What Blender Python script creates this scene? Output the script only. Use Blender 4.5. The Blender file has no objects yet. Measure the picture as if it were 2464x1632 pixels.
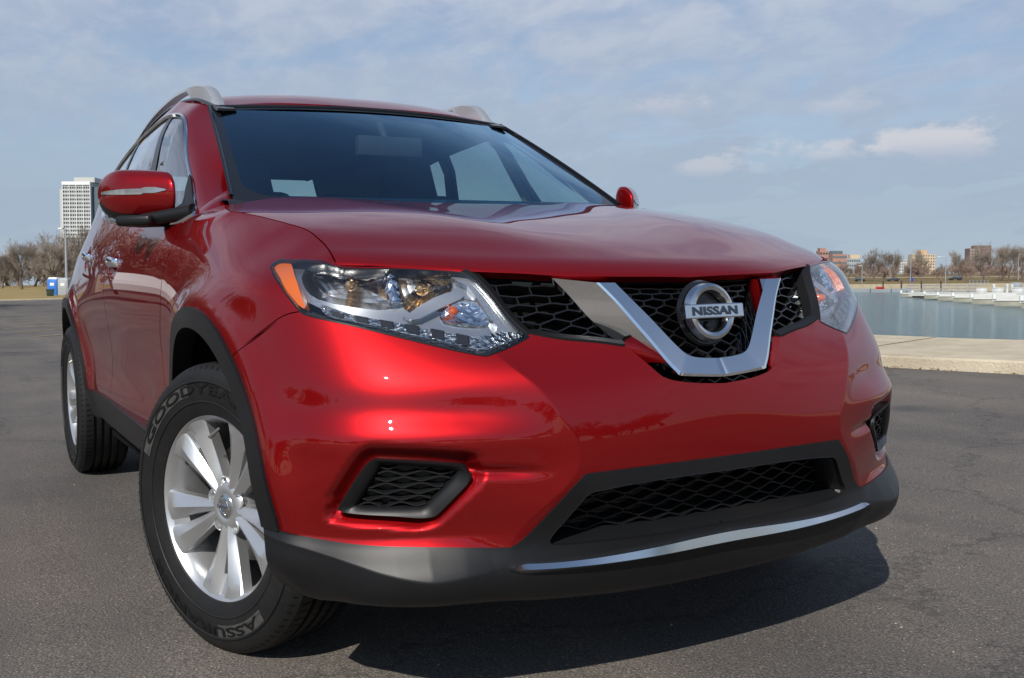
import bpy, bmesh, math, random
import numpy as np
from mathutils import Vector, Matrix
from mathutils.geometry import delaunay_2d_cdt
R = math.radians
rnd = random.Random(7)
S = bpy.context.scene
COL = S.collection

# ================================================================= camera, light, sky
cam_d = bpy.data.cameras.new('camera'); cam = bpy.data.objects.new('camera', cam_d); COL.objects.link(cam)
S.camera = cam
cam_d.sensor_width = 36; cam_d.lens = 35.8416; cam_d.clip_start = .05; cam_d.clip_end = 6000
def cam_matrix(pos, yaw, pitch, roll):
    f = Vector((math.cos(pitch)*math.cos(yaw), math.cos(pitch)*math.sin(yaw), math.sin(pitch)))
    r = f.cross(Vector((0, 0, 1))).normalized(); u = r.cross(f)
    r2 = math.cos(roll)*r+math.sin(roll)*u; u2 = -math.sin(roll)*r+math.cos(roll)*u
    m = Matrix((r2, u2, -f)).transposed().to_4x4(); m.translation = Vector(pos); return m
# the car park is a plane tilted by about a degree; the car is built square to that plane, LOT turns its frame into the world's
_cm = cam_matrix((2.64369, -1.49291, 0.91173), 2.621497, -0.061512, -0.019306)
LOT = (_cm.to_3x3() @ Vector((0, 1, (816-688)/(cam_d.lens/36*2464)))).normalized().rotation_difference(Vector((0, 0, 1))).to_matrix()
cam.matrix_world = LOT.to_4x4() @ _cm

SUN = (LOT @ Vector((.76, -.80, 1.0))).normalized()          # towards the sun
sun_d = bpy.data.lights.new('sun', 'SUN'); sun = bpy.data.objects.new('sun', sun_d); COL.objects.link(sun)
sun_d.energy = 4.7; sun_d.angle = R(.53); sun_d.color = (1, .95, .87)
sun.rotation_mode = 'QUATERNION'; sun.rotation_quaternion = SUN.to_track_quat('Z', 'Y')
S.view_settings.view_transform = 'Standard'; S.view_settings.look = 'None'
S.view_settings.exposure = 0.0; S.view_settings.gamma = 1
W = bpy.data.worlds.new('World'); S.world = W; W.use_nodes = True
def sky():
    nt = W.node_tree; N = nt.nodes; L = nt.links
    N.clear()
    out = N.new('ShaderNodeOutputWorld'); bg = N.new('ShaderNodeBackground'); L.new(bg.outputs[0], out.inputs[0])
    st = N.new('ShaderNodeTexSky'); st.sky_type = 'NISHITA'; st.sun_disc = False
    st.sun_elevation = math.asin(SUN.z); st.sun_rotation = math.atan2(SUN.x, SUN.y)
    st.air_density = 1.0; st.dust_density = .25; st.ozone_density = 2.2
    bg.inputs[1].default_value = .10
    tc = N.new('ShaderNodeTexCoord')
    sep = N.new('ShaderNodeSeparateXYZ'); L.new(tc.outputs['Generated'], sep.inputs[0])
    def math_(op, a, b=None, c=None):
        n = N.new('ShaderNodeMath'); n.operation = op
        for i, v in enumerate((a, b, c)):
            if v is None: continue
            if isinstance(v, (int, float)): n.inputs[i].default_value = v
            else: L.new(v, n.inputs[i])
        return n.outputs[0]
    z = math_('ADD', math_('MAXIMUM', sep.outputs[2], 0.0), .22)
    px, py = math_('DIVIDE', sep.outputs[0], z), math_('DIVIDE', sep.outputs[1], z)
    cb = N.new('ShaderNodeCombineXYZ'); L.new(px, cb.inputs[0]); L.new(py, cb.inputs[1])
    mp = N.new('ShaderNodeMapping'); mp.inputs['Rotation'].default_value = (0, 0, R(58)); mp.inputs['Scale'].default_value = (1.0, 1.45, 1)
    L.new(cb.outputs[0], mp.inputs[0])
    def noise(vec, sc, det, ro, dist=0):
        n = N.new('ShaderNodeTexNoise'); n.inputs['Scale'].default_value = sc; n.inputs['Detail'].default_value = det
        n.inputs['Roughness'].default_value = ro; n.inputs['Distortion'].default_value = dist; L.new(vec, n.inputs['Vector']); return n.outputs[0]
    def ramp(v, a, b):
        m = N.new('ShaderNodeMapRange'); m.interpolation_type = 'SMOOTHSTEP'
        m.inputs[1].default_value = a; m.inputs[2].default_value = b; L.new(v, m.inputs[0]); return m.outputs[0]
    rip = ramp(noise(mp.outputs[0], 2.3, 8, .56, .5), .34, .52)        # mackerel ripples
    big = ramp(noise(cb.outputs[0], .8, 4, .5, .2), .26, .52)           # broad sheets
    fine = noise(mp.outputs[0], 7.0, 6, .6, .4)
    cl = math_('MULTIPLY', math_('ADD', math_('MULTIPLY', rip, .52), .48), math_('ADD', math_('MULTIPLY', big, .22), .78))
    low = math_('SUBTRACT', 1.0, ramp(sep.outputs[2], .05, .34))        # veil towards the horizon
    top = math_('SUBTRACT', 1.0, math_('MULTIPLY', ramp(sep.outputs[2], .36, .70), .93))
    cl = math_('MULTIPLY', math_('MULTIPLY', math_('MAXIMUM', cl, math_('MULTIPLY', low, .93)), .95), top)
    dp = N.new('ShaderNodeVectorMath'); dp.operation = 'DOT_PRODUCT'; L.new(tc.outputs['Generated'], dp.inputs[0]); dp.inputs[1].default_value = (SUN.x, SUN.y, 0)
    cl = math_('MULTIPLY', cl, math_('SUBTRACT', 1.0, math_('MULTIPLY', ramp(dp.outputs['Value'], -.15, .45), .80)))   # clear on the sun's side
    ccol = N.new('ShaderNodeMix'); ccol.data_type = 'RGBA'; L.new(low, ccol.inputs[0])
    cvar = N.new('ShaderNodeMix'); cvar.data_type = 'RGBA'; L.new(ramp(fine, .35, .68), cvar.inputs[0])
    cvar.inputs[6].default_value = (4.3, 5.0, 6.5, 1); cvar.inputs[7].default_value = (5.5, 6.0, 7.1, 1)
    L.new(cvar.outputs[2], ccol.inputs[6]); ccol.inputs[7].default_value = (3.6, 4.5, 5.7, 1)
    # small low cumulus tufts
    mp2 = N.new('ShaderNodeMapping'); mp2.inputs['Scale'].default_value = (1, 1, 2.2); L.new(tc.outputs['Generated'], mp2.inputs[0])
    mix = N.new('ShaderNodeMix'); mix.data_type = 'RGBA'
    L.new(cl, mix.inputs[0]); L.new(st.outputs[0], mix.inputs[6]); L.new(ccol.outputs[2], mix.inputs[7])
    nz = noise(mp2.outputs[0], 22, 6, .6)
    last = mix.outputs[2]; M3 = cam.matrix_world.to_3x3(); fp = cam_d.lens/36*2464
    for px, py, w_, h_, k_ in ((2245, 352, 150, 52, 1.0), (1940, 372, 150, 34, .75), (1590, 262, 130, 34, .5), (2010, 262, 90, 32, .4), (1730, 410, 120, 30, .6)):
        d = (M3 @ Vector(((px-1232)/fp, -(py-816)/fp, -1))).normalized(); r_ = d.cross(Vector((0, 0, 1))).normalized(); u_ = r_.cross(d)
        def dot(v, q=None):
            n = N.new('ShaderNodeVectorMath'); n.operation = 'DOT_PRODUCT'; L.new(tc.outputs['Generated'], n.inputs[0]); n.inputs[1].default_value = tuple(v); return n.outputs['Value']
        qa = math_('DIVIDE', dot(r_), w_/fp); qb = math_('DIVIDE', dot(u_), h_/fp)
        rr = math_('ADD', math_('POWER', math_('ABSOLUTE', qa), 2.0), math_('POWER', math_('ABSOLUTE', qb), 2.0))
        edge = math_('ADD', math_('SUBTRACT', 1.0, math_('SQRT', rr)), math_('MULTIPLY', math_('SUBTRACT', nz, .5), 3.2))
        fl = ramp(math_('ADD', edge, math_('MULTIPLY', qb, .15)), .05, .75)
        fr = ramp(dot(d), .9, .95)
        f_ = math_('MULTIPLY', math_('MULTIPLY', fl, fr), .62*k_)
        mq = N.new('ShaderNodeMix'); mq.data_type = 'RGBA'; L.new(f_, mq.inputs[0]); L.new(last, mq.inputs[6])
        sh = N.new('ShaderNodeMix'); sh.data_type = 'RGBA'; L.new(ramp(qb, -.7, .5), sh.inputs[0]); sh.inputs[6].default_value = (4.3, 4.9, 6.2, 1); sh.inputs[7].default_value = (7.4, 7.1, 7.2, 1)
        L.new(sh.outputs[2], mq.inputs[7]); last = mq.outputs[2]
    L.new(last, bg.inputs[0])
sky()

# ================================================================= materials
def new_mat(name):
    m = bpy.data.materials.new(name); m.use_nodes = True; return m, m.node_tree.nodes, m.node_tree.links
def pbr(name, col, rough=.5, metal=0., coat=0., coat_rough=.03, spec=.5, bump=None, var=None, emit=None):
    m, N, L = new_mat(name); b = N['Principled BSDF']
    b.inputs['Base Color'].default_value = (*col, 1); b.inputs['Roughness'].default_value = rough
    b.inputs['Metallic'].default_value = metal; b.inputs['Coat Weight'].default_value = coat
    b.inputs['Coat Roughness'].default_value = coat_rough; b.inputs['Specular IOR Level'].default_value = spec
    tc = N.new('ShaderNodeTexCoord')
    if var:
        sc, amt = var
        n = N.new('ShaderNodeTexNoise'); n.inputs['Scale'].default_value = sc; n.inputs['Detail'].default_value = 6
        L.new(tc.outputs['Object'], n.inputs['Vector'])
        r = N.new('ShaderNodeMapRange'); r.inputs[1].default_value = .3; r.inputs[2].default_value = .7
        r.inputs[3].default_value = 1-amt; r.inputs[4].default_value = 1+amt; L.new(n.outputs[0], r.inputs[0])
        v = N.new('ShaderNodeVectorMath'); v.operation = 'SCALE'; v.inputs[0].default_value = col; L.new(r.outputs[0], v.inputs[3])
        L.new(v.outputs[0], b.inputs['Base Color'])
    if bump:
        sc, st = bump
        n = N.new('ShaderNodeTexNoise'); n.inputs['Scale'].default_value = sc; n.inputs['Detail'].default_value = 4
        L.new(tc.outputs['Object'], n.inputs['Vector'])
        bp = N.new('ShaderNodeBump'); bp.inputs['Strength'].default_value = st; bp.inputs['Distance'].default_value = .002
        L.new(n.outputs[0], bp.inputs['Height']); L.new(bp.outputs[0], b.inputs['Normal'])
    return m
def paint_mat():
    m, N, L = new_mat('red_metallic_paint'); b = N['Principled BSDF']
    b.inputs['Base Color'].default_value = (.27, .0045, .0058, 1); b.inputs['Metallic'].default_value = .66; b.inputs['Specular IOR Level'].default_value = .12
    b.inputs["Roughness"].default_value = .36
    b.inputs['Coat Weight'].default_value = 1; b.inputs['Coat Roughness'].default_value = .012; b.inputs['Coat IOR'].default_value = 1.45; b.inputs['Specular Tint'].default_value = (.55, .03, .03, 1)
    tc = N.new('ShaderNodeTexCoord')
    n = N.new('ShaderNodeTexVoronoi'); n.inputs['Scale'].default_value = 900; L.new(tc.outputs['Object'], n.inputs['Vector'])
    bp = N.new('ShaderNodeBump'); bp.inputs['Strength'].default_value = .05; bp.inputs['Distance'].default_value = .0005
    L.new(n.outputs['Distance'], bp.inputs['Height']); L.new(bp.outputs[0], b.inputs['Normal'])
    return m
def glass_mat(name, tint, boost=1.5, rough=0.0, gcol=(1, 1, 1)):
    """thin pane: tinted see-through plus mirror reflection by Fresnel"""
    m, N, L = new_mat(name); N.remove(N['Principled BSDF']); o = N['Material Output']
    t = N.new('ShaderNodeBsdfTransparent'); t.inputs[0].default_value = (*tint, 1)
    g = N.new('ShaderNodeBsdfGlossy'); g.inputs['Roughness'].default_value = rough; g.inputs[0].default_value = (*gcol, 1)
    f = N.new('ShaderNodeFresnel'); 
    ge = N.new('ShaderNodeNewGeometry'); mr = N.new('ShaderNodeMapRange'); mr.inputs[3].default_value = 1.52; mr.inputs[4].default_value = 1/1.52
    L.new(ge.outputs['Backfacing'], mr.inputs[0]); L.new(mr.outputs[0], f.inputs[0])
    mu = N.new('ShaderNodeMath'); mu.operation = 'MULTIPLY'; mu.use_clamp = True; mu.inputs[1].default_value = boost; L.new(f.outputs[0], mu.inputs[0])
    x = N.new('ShaderNodeMixShader'); L.new(mu.outputs[0], x.inputs[0]); L.new(t.outputs[0], x.inputs[1]); L.new(g.outputs[0], x.inputs[2])
    L.new(x.outputs[0], o.inputs[0]); return m
def facet_chrome(name, scale, strength, col=(.86, .87, .88), rough=.06):
    m, N, L = new_mat(name); b = N['Principled BSDF']
    b.inputs['Base Color'].default_value = (*col, 1); b.inputs['Metallic'].default_value = 1; b.inputs['Roughness'].default_value = rough
    tc = N.new('ShaderNodeTexCoord')
    n = N.new('ShaderNodeTexVoronoi'); n.inputs['Scale'].default_value = scale; n.distance = 'CHEBYCHEV'; L.new(tc.outputs['Object'], n.inputs['Vector'])
    bp = N.new('ShaderNodeBump'); bp.inputs['Strength'].default_value = strength; bp.inputs['Distance'].default_value = .012
    L.new(n.outputs['Distance'], bp.inputs['Height']); L.new(bp.outputs[0], b.inputs['Normal'])
    return m
M = dict(
    paint=paint_mat(),
    black=pbr('black_textured_plastic', (.0075, .008, .0092), .43, spec=.36, bump=(1400, .08), var=(6, .12)),
    gloss_black=pbr('gloss_black_plastic', (.008, .008, .009), .22),
    dark=pbr('dark_cavity', (.006, .006, .006), .9, spec=.1),
    chrome=pbr('chrome', (.92, .93, .94), .045, 1.0),
    satin=pbr('satin_chrome', (.72, .74, .76), .20, 1.0), rail=pbr("satin_rail", (.60, .62, .64), .26, .65),
    alloy=pbr('silver_alloy', (.60, .61, .62), .34, .80, coat=.6, coat_rough=.12),
    steel=pbr('brake_steel', (.30, .28, .26), .45, .9, var=(30, .3)),
    rubber=pbr('tyre_rubber', (.0105, .0105, .011), .55, spec=.32, bump=(300, .2), var=(14, .25)),
    letter=pbr('raised_tyre_letter', (.006, .006, .006), .55, spec=.25),
    grey_band=pbr('scuffed_tyre_band', (.05, .049, .047), .7, var=(40, .3)),
    windscreen=glass_mat('windscreen_glass', (.70, .84, .84), 2.0, 0, (.52, .80, 1)),
    side_glass=glass_mat('side_window_glass', (.62, .76, .74), 1.9),
    lens=glass_mat('headlight_lens', (.93, .94, .95), 1.35),
    clear=glass_mat('clear_plastic', (.88, .88, .88), 2.2, .05),
    frit=pbr('black_glass_border', (.010, .012, .016), .04),
    bowl=facet_chrome('reflector_chrome', 60, .5),
    bowl_smooth=pbr('smooth_reflector', (.90, .90, .90), .17, 1.0),
    bezel=pbr('headlight_bezel_grey', (.075, .080, .088), .28, .4), housing=pbr('headlight_housing', (.42, .44, .47), .20, .85),
    led=facet_chrome('led_strip_optic', 110, .5, (.45, .46, .46), .20),
    frost=pbr('frosted_light_guide', (.50, .52, .55), .16, .75, bump=(60, .1)),
    strip_lens=pbr('smoked_strip_lens', (.05, .05, .05), .12, .6),
    warm=pbr('bulb_sun_glint', (.80, .52, .26), .08, .9),  # warm glint of the reflected sun is put into the bulb colour
    amber=pbr('amber_reflector', (.72, .14, .004), .16, 0, coat=1, bump=(260, .5)),
    bulb=pbr('amber_bulb', (.62, .10, .01), .12, coat=1),
    interior=pbr('dark_interior', (.020, .021, .024), .8),
    liner=pbr('grey_headliner', (.30, .31, .30), .9),
    seat=pbr('charcoal_seat_cloth', (.028, .029, .032), .9, bump=(400, .3)),
    letter_dark=pbr('badge_letter_dark', (.02, .03, .05), .4),
)

def radiator_mat():
    m, N, L = new_mat('radiator_fins'); b = N['Principled BSDF']; b.inputs['Roughness'].default_value = .6
    tc = N.new('ShaderNodeTexCoord'); w = N.new('ShaderNodeTexWave'); w.bands_direction = 'Z'; w.inputs['Scale'].default_value = 38; w.inputs['Distortion'].default_value = .3
    L.new(tc.outputs['Object'], w.inputs['Vector'])
    r = N.new('ShaderNodeValToRGB'); r.color_ramp.elements[0].color = (.006, .006, .006, 1); r.color_ramp.elements[1].color = (.075, .07, .062, 1); L.new(w.outputs['Fac'], r.inputs[0]); L.new(r.outputs[0], b.inputs['Base Color'])
    return m
M['radiator'] = radiator_mat()
def dusty(m, amount, scale=420, thr=.66):
    """fine pale dust specks and soft smears on a dark plastic"""
    N, L = m.node_tree.nodes, m.node_tree.links; b = N['Principled BSDF']; src = b.inputs['Base Color'].links[0].from_socket
    tc = N.new('ShaderNodeTexCoord')
    def nz(s, d): n = N.new('ShaderNodeTexNoise'); n.inputs['Scale'].default_value = s; n.inputs['Detail'].default_value = d; L.new(tc.outputs['Object'], n.inputs['Vector']); return n.outputs[0]
    def mr(v, a, c_, hi): r = N.new('ShaderNodeMapRange'); r.inputs[1].default_value = a; r.inputs[2].default_value = c_; r.inputs[4].default_value = hi; L.new(v, r.inputs[0]); return r.outputs[0]
    ad = N.new('ShaderNodeMath'); ad.operation = 'ADD'; L.new(mr(nz(scale, 2), thr, thr+.05, amount), ad.inputs[0]); L.new(mr(nz(3.5, 5), .5, .75, amount*.12), ad.inputs[1])
    mx = N.new('ShaderNodeMix'); mx.data_type = 'RGBA'; L.new(ad.outputs[0], mx.inputs[0]); L.new(src, mx.inputs[6]); mx.inputs[7].default_value = (.20, .18, .155, 1); L.new(mx.outputs[2], b.inputs['Base Color'])
dusty(M["black"], .16, 520, .67); dusty(M["rubber"], .10, 220, .66)
# ---------------------------------------------------------------- car skin: smooth spline surfaces (half car, y >= 0)
def _card(knots):
    """second-derivative operator of the natural cubic spline through given knots"""
    k = np.asarray(knots, float); n = len(k); h = np.diff(k)
    A = np.eye(n); B = np.zeros((n, n))
    for i in range(1, n-1):
        A[i, i-1] = h[i-1]; A[i, i] = 2*(h[i-1]+h[i]); A[i, i+1] = h[i]
        B[i, i-1] = 6/h[i-1]; B[i, i] = -6/h[i-1]-6/h[i]; B[i, i+1] = 6/h[i]
    return np.linalg.solve(A, B)
class Basis:
    def __init__(s, knots): s.k = np.asarray(knots, float); s.D = _card(knots)
    def __call__(s, t):
        t = np.asarray(t, float); k = s.k; n = len(k)
        i = np.clip(np.searchsorted(k, t)-1, 0, n-2); h = k[i+1]-k[i]
        tc = np.clip(t, k[0], k[-1]); ext = t-tc
        a = (k[i+1]-tc)/h; b = (tc-k[i])/h
        I = np.eye(n)
        W = a[:, None]*I[i]+b[:, None]*I[i+1]+((a**3-a)*h*h/6)[:, None]*s.D[i]+((b**3-b)*h*h/6)[:, None]*s.D[i+1]
        if np.any(ext != 0):
            sl = (I[i+1]-I[i])/h[:, None]-((3*a*a-1)*h/6)[:, None]*s.D[i]+((3*b*b-1)*h/6)[:, None]*s.D[i+1]
            W = W+ext[:, None]*sl
        return W
def spl(xs, ys):
    b = Basis(xs); ys = np.asarray(ys, float)
    return lambda t: b(np.atleast_1d(t)) @ ys
def sst(a, b, x):
    t = np.clip((x-a)/(b-a), 0, 1); return t*t*(3-2*t)

# ---- hood: z over (p, y), p = metres behind the leading edge
HF_Y = [-.33, -.2, 0, .2, .33, .5, .65, .735, .80]
hood_xf = spl(HF_Y, [.803, .838, .856, .838, .803, .725, .632, .555, .47])
hood_zf = spl(HF_Y, [.909, .904, .901, .904, .910, .924, .937, .944, .95])
HP = [0, .03, .10, .20, .35, .50, .70, .90, 1.10, 1.30]
hood_h0 = spl(HP, [0, .022, .052, .084, .124, .157, .192, .222, .248, .270])
hood_h1 = spl(HP, [0, .016, .042, .076, .114, .144, .174, .202, .226, .246])
def hood_z(x, y):
    y = np.abs(y); p = np.maximum(hood_xf(y)-x, -.05)
    w = sst(0, .75, y)
    z = hood_zf(y)+hood_h0(p)*(1-w)+hood_h1(p)*w
    # raised ridges running from the emblem towards the windscreen posts, shallow dish between them
    yr = .31+.19*np.clip(p/1.1, 0, 1.2)
    d = y-yr
    amp = .013*sst(.02, .40, p)
    z = z+amp*np.exp(-(np.where(d < 0, d/.15, d/.24))**2)-.004*sst(.1, .4, p)*np.exp(-(y/.16)**2)
    return z
def hood(u, v):
    """u = p, v = y"""
    y = v; x = hood_xf(np.abs(y))-u
    return np.stack([x, y, hood_z(x, y)], 1)

# ---- body skin A: nose, corner and fender
ROWV = [.20, .26, .31, .37, .45, .54, .62, .70, .78, .86, .95, 1.04]
NOSE = [  # one list per column, bottom to top
 [(.84,0,.238),(.915,0,.242),(.945,0,.31),(.955,0,.37),(.965,0,.45),(.972,0,.54),(.970,0,.62),(.953,0,.70),(.918,0,.78),(.886,0,.85),(.868,0,.885),(.852,0,.903)],
 [(.84,.2,.240),(.91,.2,.244),(.94,.2,.31),(.95,.2,.37),(.96,.2,.45),(.967,.2,.54),(.962,.2,.62),(.938,.2,.70),(.897,.2,.78),(.865,.2,.85),(.848,.2,.885),(.834,.2,.906)],
 [(.82,.41,.250),(.885,.45,.256),(.905,.49,.31),(.893,.50,.37),(.925,.44,.45),(.949,.37,.535),(.939,.395,.615),(.900,.45,.70),(.830,.50,.765),(.778,.50,.84),(.745,.50,.89),(.722,.50,.926)],
]
SIDE = [
 NOSE[2],
 [(.76,.59,.258),(.815,.645,.266),(.832,.66,.305),(.812,.66,.37),(.822,.645,.45),(.838,.63,.54),(.835,.62,.615),(.802,.635,.69),(.745,.65,.77),(.685,.66,.845),(.652,.66,.90),(.627,.655,.938)],
 [(.65,.735,.258),(.70,.785,.266),(.715,.80,.315),(.700,.795,.37),(.702,.79,.45),(.712,.785,.54),(.708,.777,.615),(.682,.775,.69),(.638,.775,.77),(.588,.775,.85),(.555,.768,.91),(.549,.729,0)],
 [(.49,.80,.285),(.53,.846,.288),(.565,.882,.332),(.56,.88,.38),(.565,.878,.46),(.57,.875,.54),(.565,.868,.615),(.545,.865,.69),(.515,.862,.77),(.482,.858,.85),(.450,.835,.92),(.41,.716,0)],
 [(.33,.85,.25),(.36,.895,.29),(.37,.905,.335),(.37,.90,.385),(.37,.903,.46),(.367,.905,.54),(.362,.905,.615),(.355,.905,.69),(.345,.905,.77),(.332,.90,.85),(.315,.870,.938),(.31,.724,0)],
 [(.126,.86,.25),(.126,.90,.29),(.126,.91,.33),(.126,.912,.38),(.126,.915,.46),(.126,.918,.54),(.126,.92,.62),(.126,.922,.70),(.126,.925,.78),(.126,.918,.86),(.126,.868,.985),(.126,.757,0)],
 [(-.30,.84,.25),(-.30,.86,.29),(-.30,.87,.33),(-.30,.875,.385),(-.30,.885,.46),(-.30,.887,.54),(-.30,.888,.62),(-.30,.892,.70),(-.30,.902,.78),(-.30,.907,.87),(-.33,.858,1.050),(-.20,.772,0)],
 [(-.65,.83,.25),(-.65,.85,.29),(-.65,.86,.33),(-.65,.87,.385),(-.65,.882,.46),(-.65,.882,.54),(-.65,.884,.62),(-.65,.888,.70),(-.65,.902,.78),(-.65,.910,.87),(-.65,.868,1.060),(-.56,.72,1.12)],
]
def _push(col, n, a):
    return [(x+n[0]*a*w, y+n[1]*a*w, z) for (x, y, z), w in zip(col, [.2,.3,.3,.55,.9,1,1,1,1,1,.9,.0])]
SIDE[1] = _push(SIDE[1], (.9,.45), .010); SIDE[2] = _push(SIDE[2], (.75,.66), .026); SIDE[3] = _push(SIDE[3], (.45,.89), .017)
SIDE[4] = _push(SIDE[4], (0,1), .006)
for _c in SIDE[2:7]:
    _x, _y, _z = _c[-1]; _c[-1] = (_x, _y, float(hood_z(np.array([_x]), np.array([_y]))[0])-.002)
def _chord(cols, rows=(4, 6, 8)):
    P = np.array(cols, float); d = np.linalg.norm(np.diff(P, axis=0), axis=2)[:, list(rows)].mean(1)
    return np.concatenate([[0], np.cumsum(d)])
_UN = _chord(NOSE); _US = _UN[-1]+_chord(SIDE)
U_CREASE = _UN[-1]
_nose_full = np.array([[(x, -y, z) for x, y, z in c] for c in NOSE[:0:-1]]+NOSE, float)
_bn = Basis(np.concatenate([-_UN[:0:-1], _UN])); _bs = Basis(_US); _bv = Basis(ROWV)
_sideP = np.array(SIDE, float)
U_COL = dict(zip(['c2','c3','c4','c5','c6','c7','c8','c9'], _US))
def bodyA(u, v):
    u = np.asarray(u, float); v = np.asarray(v, float)
    Bv = _bv(v)
    out = np.empty((len(u), 3))
    m = u <= U_CREASE
    if m.any():
        out[m] = np.einsum('ni,ijk,nj->nk', _bn(u[m]), _nose_full, Bv[m])
    if (~m).any():
        out[~m] = np.einsum('ni,ijk,nj->nk', _bs(u[~m]), _sideP, Bv[~m])
    return out

# ---- body skin B: doors, quarter panel, pillars, side of the roof, tail
ROWB = [.31, .37, .45, .54, .62, .70, .78, .86, .95, 1.04, 1.12, 1.30, 1.48, 1.56]
_A = {k: SIDE[i][2:] for k, i in (('c7', 5), ('c8', 6), ('c9', 7))}
DOOR = [
 _A['c7'][:8]+[(.126,.880,.962),(-.06,.80,1.07),(-.36,.705,1.145),(-.639,.656,1.30),(-.97,.603,1.482),(-1.06,.588,1.531)],
 _A['c8'][:8]+[(-.31,.897,.955),(-.36,.860,1.050),(-.42,.800,1.117),(-.775,.736,1.305),(-1.08,.672,1.494),(-1.13,.614,1.552)],
 _A['c9'][:8]+[(-.65,.906,.955),(-.66,.880,1.047),(-.70,.838,1.117),(-.98,.765,1.305),(-1.22,.690,1.506),(-1.26,.620,1.574)],
 [(-1.3,.855,.33),(-1.3,.868,.385),(-1.3,.882,.46),(-1.3,.880,.54),(-1.3,.882,.62),(-1.3,.888,.70),(-1.3,.903,.78),(-1.3,.914,.86),(-1.3,.914,.955),(-1.3,.890,1.05),(-1.3,.860,1.124),(-1.40,.785,1.30),(-1.45,.698,1.514),(-1.45,.620,1.602)],
 [(-2.0,0.843,.33),(-2.0,0.858,.385),(-2.0,0.873,.46),(-2.0,0.872,.54),(-2.0,0.876,.62),(-2.0,0.884,.70),(-2.0,0.898,.78),(-2.0,0.908,.86),(-2.0,0.902,.96),(-2.0,0.878,1.06),(-2.0,0.843,1.145),(-2.0,0.778,1.31),(-2.0,0.682,1.512),(-2.0,0.598,1.598)],
 [(-2.706,0.832,.33),(-2.706,0.862,.385),(-2.706,0.877,.46),(-2.706,0.884,.54),(-2.706,0.888,.62),(-2.706,0.892,.70),(-2.706,0.894,.78),(-2.706,0.890,.86),(-2.706,0.867,.97),(-2.706,0.834,1.07),(-2.706,0.790,1.17),(-2.66,0.737,1.32),(-2.6,0.644,1.470),(-2.58,0.564,1.555)],
 [(-3.2,0.785,.33),(-3.25,0.815,.385),(-3.25,0.825,.46),(-3.25,0.835,.54),(-3.25,0.840,.62),(-3.25,0.843,.70),(-3.25,0.843,.78),(-3.24,0.835,.86),(-3.22,0.810,.97),(-3.2,0.775,1.07),(-3.18,0.725,1.18),(-3.12,0.679,1.31),(-3.02,0.590,1.45),(-2.98,0.520,1.53)],
 [(-3.5,.62,.33),(-3.56,.66,.385),(-3.58,.68,.46),(-3.59,.70,.54),(-3.59,.71,.62),(-3.59,.715,.70),(-3.58,.715,.78),(-3.56,.70,.86),(-3.53,.69,.97),(-3.49,.67,1.07),(-3.45,.65,1.18),(-3.36,.60,1.31),(-3.22,.53,1.48),(-3.14,.48,1.555)],
 [(-3.58,.30,.33),(-3.66,.30,.385),(-3.69,.30,.46),(-3.70,.30,.54),(-3.70,.30,.62),(-3.69,.30,.70),(-3.67,.30,.78),(-3.64,.30,.86),(-3.60,.30,.97),(-3.56,.30,1.07),(-3.52,.30,1.18),(-3.42,.28,1.32),(-3.28,.26,1.50),(-3.19,.25,1.575)],
 [(-3.60,0,.33),(-3.68,0,.385),(-3.71,0,.46),(-3.72,0,.54),(-3.72,0,.62),(-3.71,0,.70),(-3.69,0,.78),(-3.66,0,.86),(-3.62,0,.97),(-3.58,0,1.07),(-3.54,0,1.18),(-3.44,0,1.32),(-3.30,0,1.505),(-3.20,0,1.585)],
]
_UB = _US[5]+_chord(DOOR, (3, 5, 7))
_bb = Basis(_UB); _bvb = Basis(ROWB); _doorP = np.array(DOOR, float)
def bodyB(u, v):
    return np.einsum('ni,ijk,nj->nk', _bb(np.asarray(u, float)), _doorP, _bvb(np.asarray(v, float)))

# ---- roof, z over (x, y)
_rx = spl([-3.3,-3.0,-2.6,-2.2,-1.8,-1.5,-1.26,-1.12,-.98,-.90], [1.56,1.615,1.645,1.664,1.672,1.661,1.635,1.597,1.545,1.512])
def roof_edge(x):
    return _re(x)
_re = spl([-3.3,-3.0,-2.58,-2.0,-1.45,-1.22,-1.06,-.98], [1.52,1.54,1.560,1.598,1.602,1.572,1.531,1.51])
_rw = spl([-3.3,-3.0,-2.58,-2.0,-1.45,-1.22,-1.06,-.98], [.50,.53,.572,.602,.620,.620,.588,.58])
def roof(u, v):
    """u = x, v = y / half width"""
    y = v*_rw(u); s = np.abs(v)
    z = _rx(u)+(_re(u)-_rx(u))*s**2.6
    return np.stack([u, y, z], 1)

# ---- windscreen: u = -1..1 across, v = 0..1 upwards
def screen(u, v):
    s = u; q = 1-s*s
    b = np.stack([-.387+.25*q, .697*s, 1.162-.075*q], 1)
    t = np.stack([-1.06+.08*q, .588*s, 1.531+.014*q], 1)
    P = b+(t-b)*v[:, None]
    k = 4*v*(1-v)*(.35+.65*q)
    return P+np.stack([.012*k, 0*k, .022*k], 1)

def normal(fn, u, v, e=1.5e-3):
    a = fn(u+e, v)-fn(u-e, v); b = fn(u, v+e)-fn(u, v-e)
    n = np.cross(a, b); n /= np.linalg.norm(n, axis=1, keepdims=True)+1e-12
    return n
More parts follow.
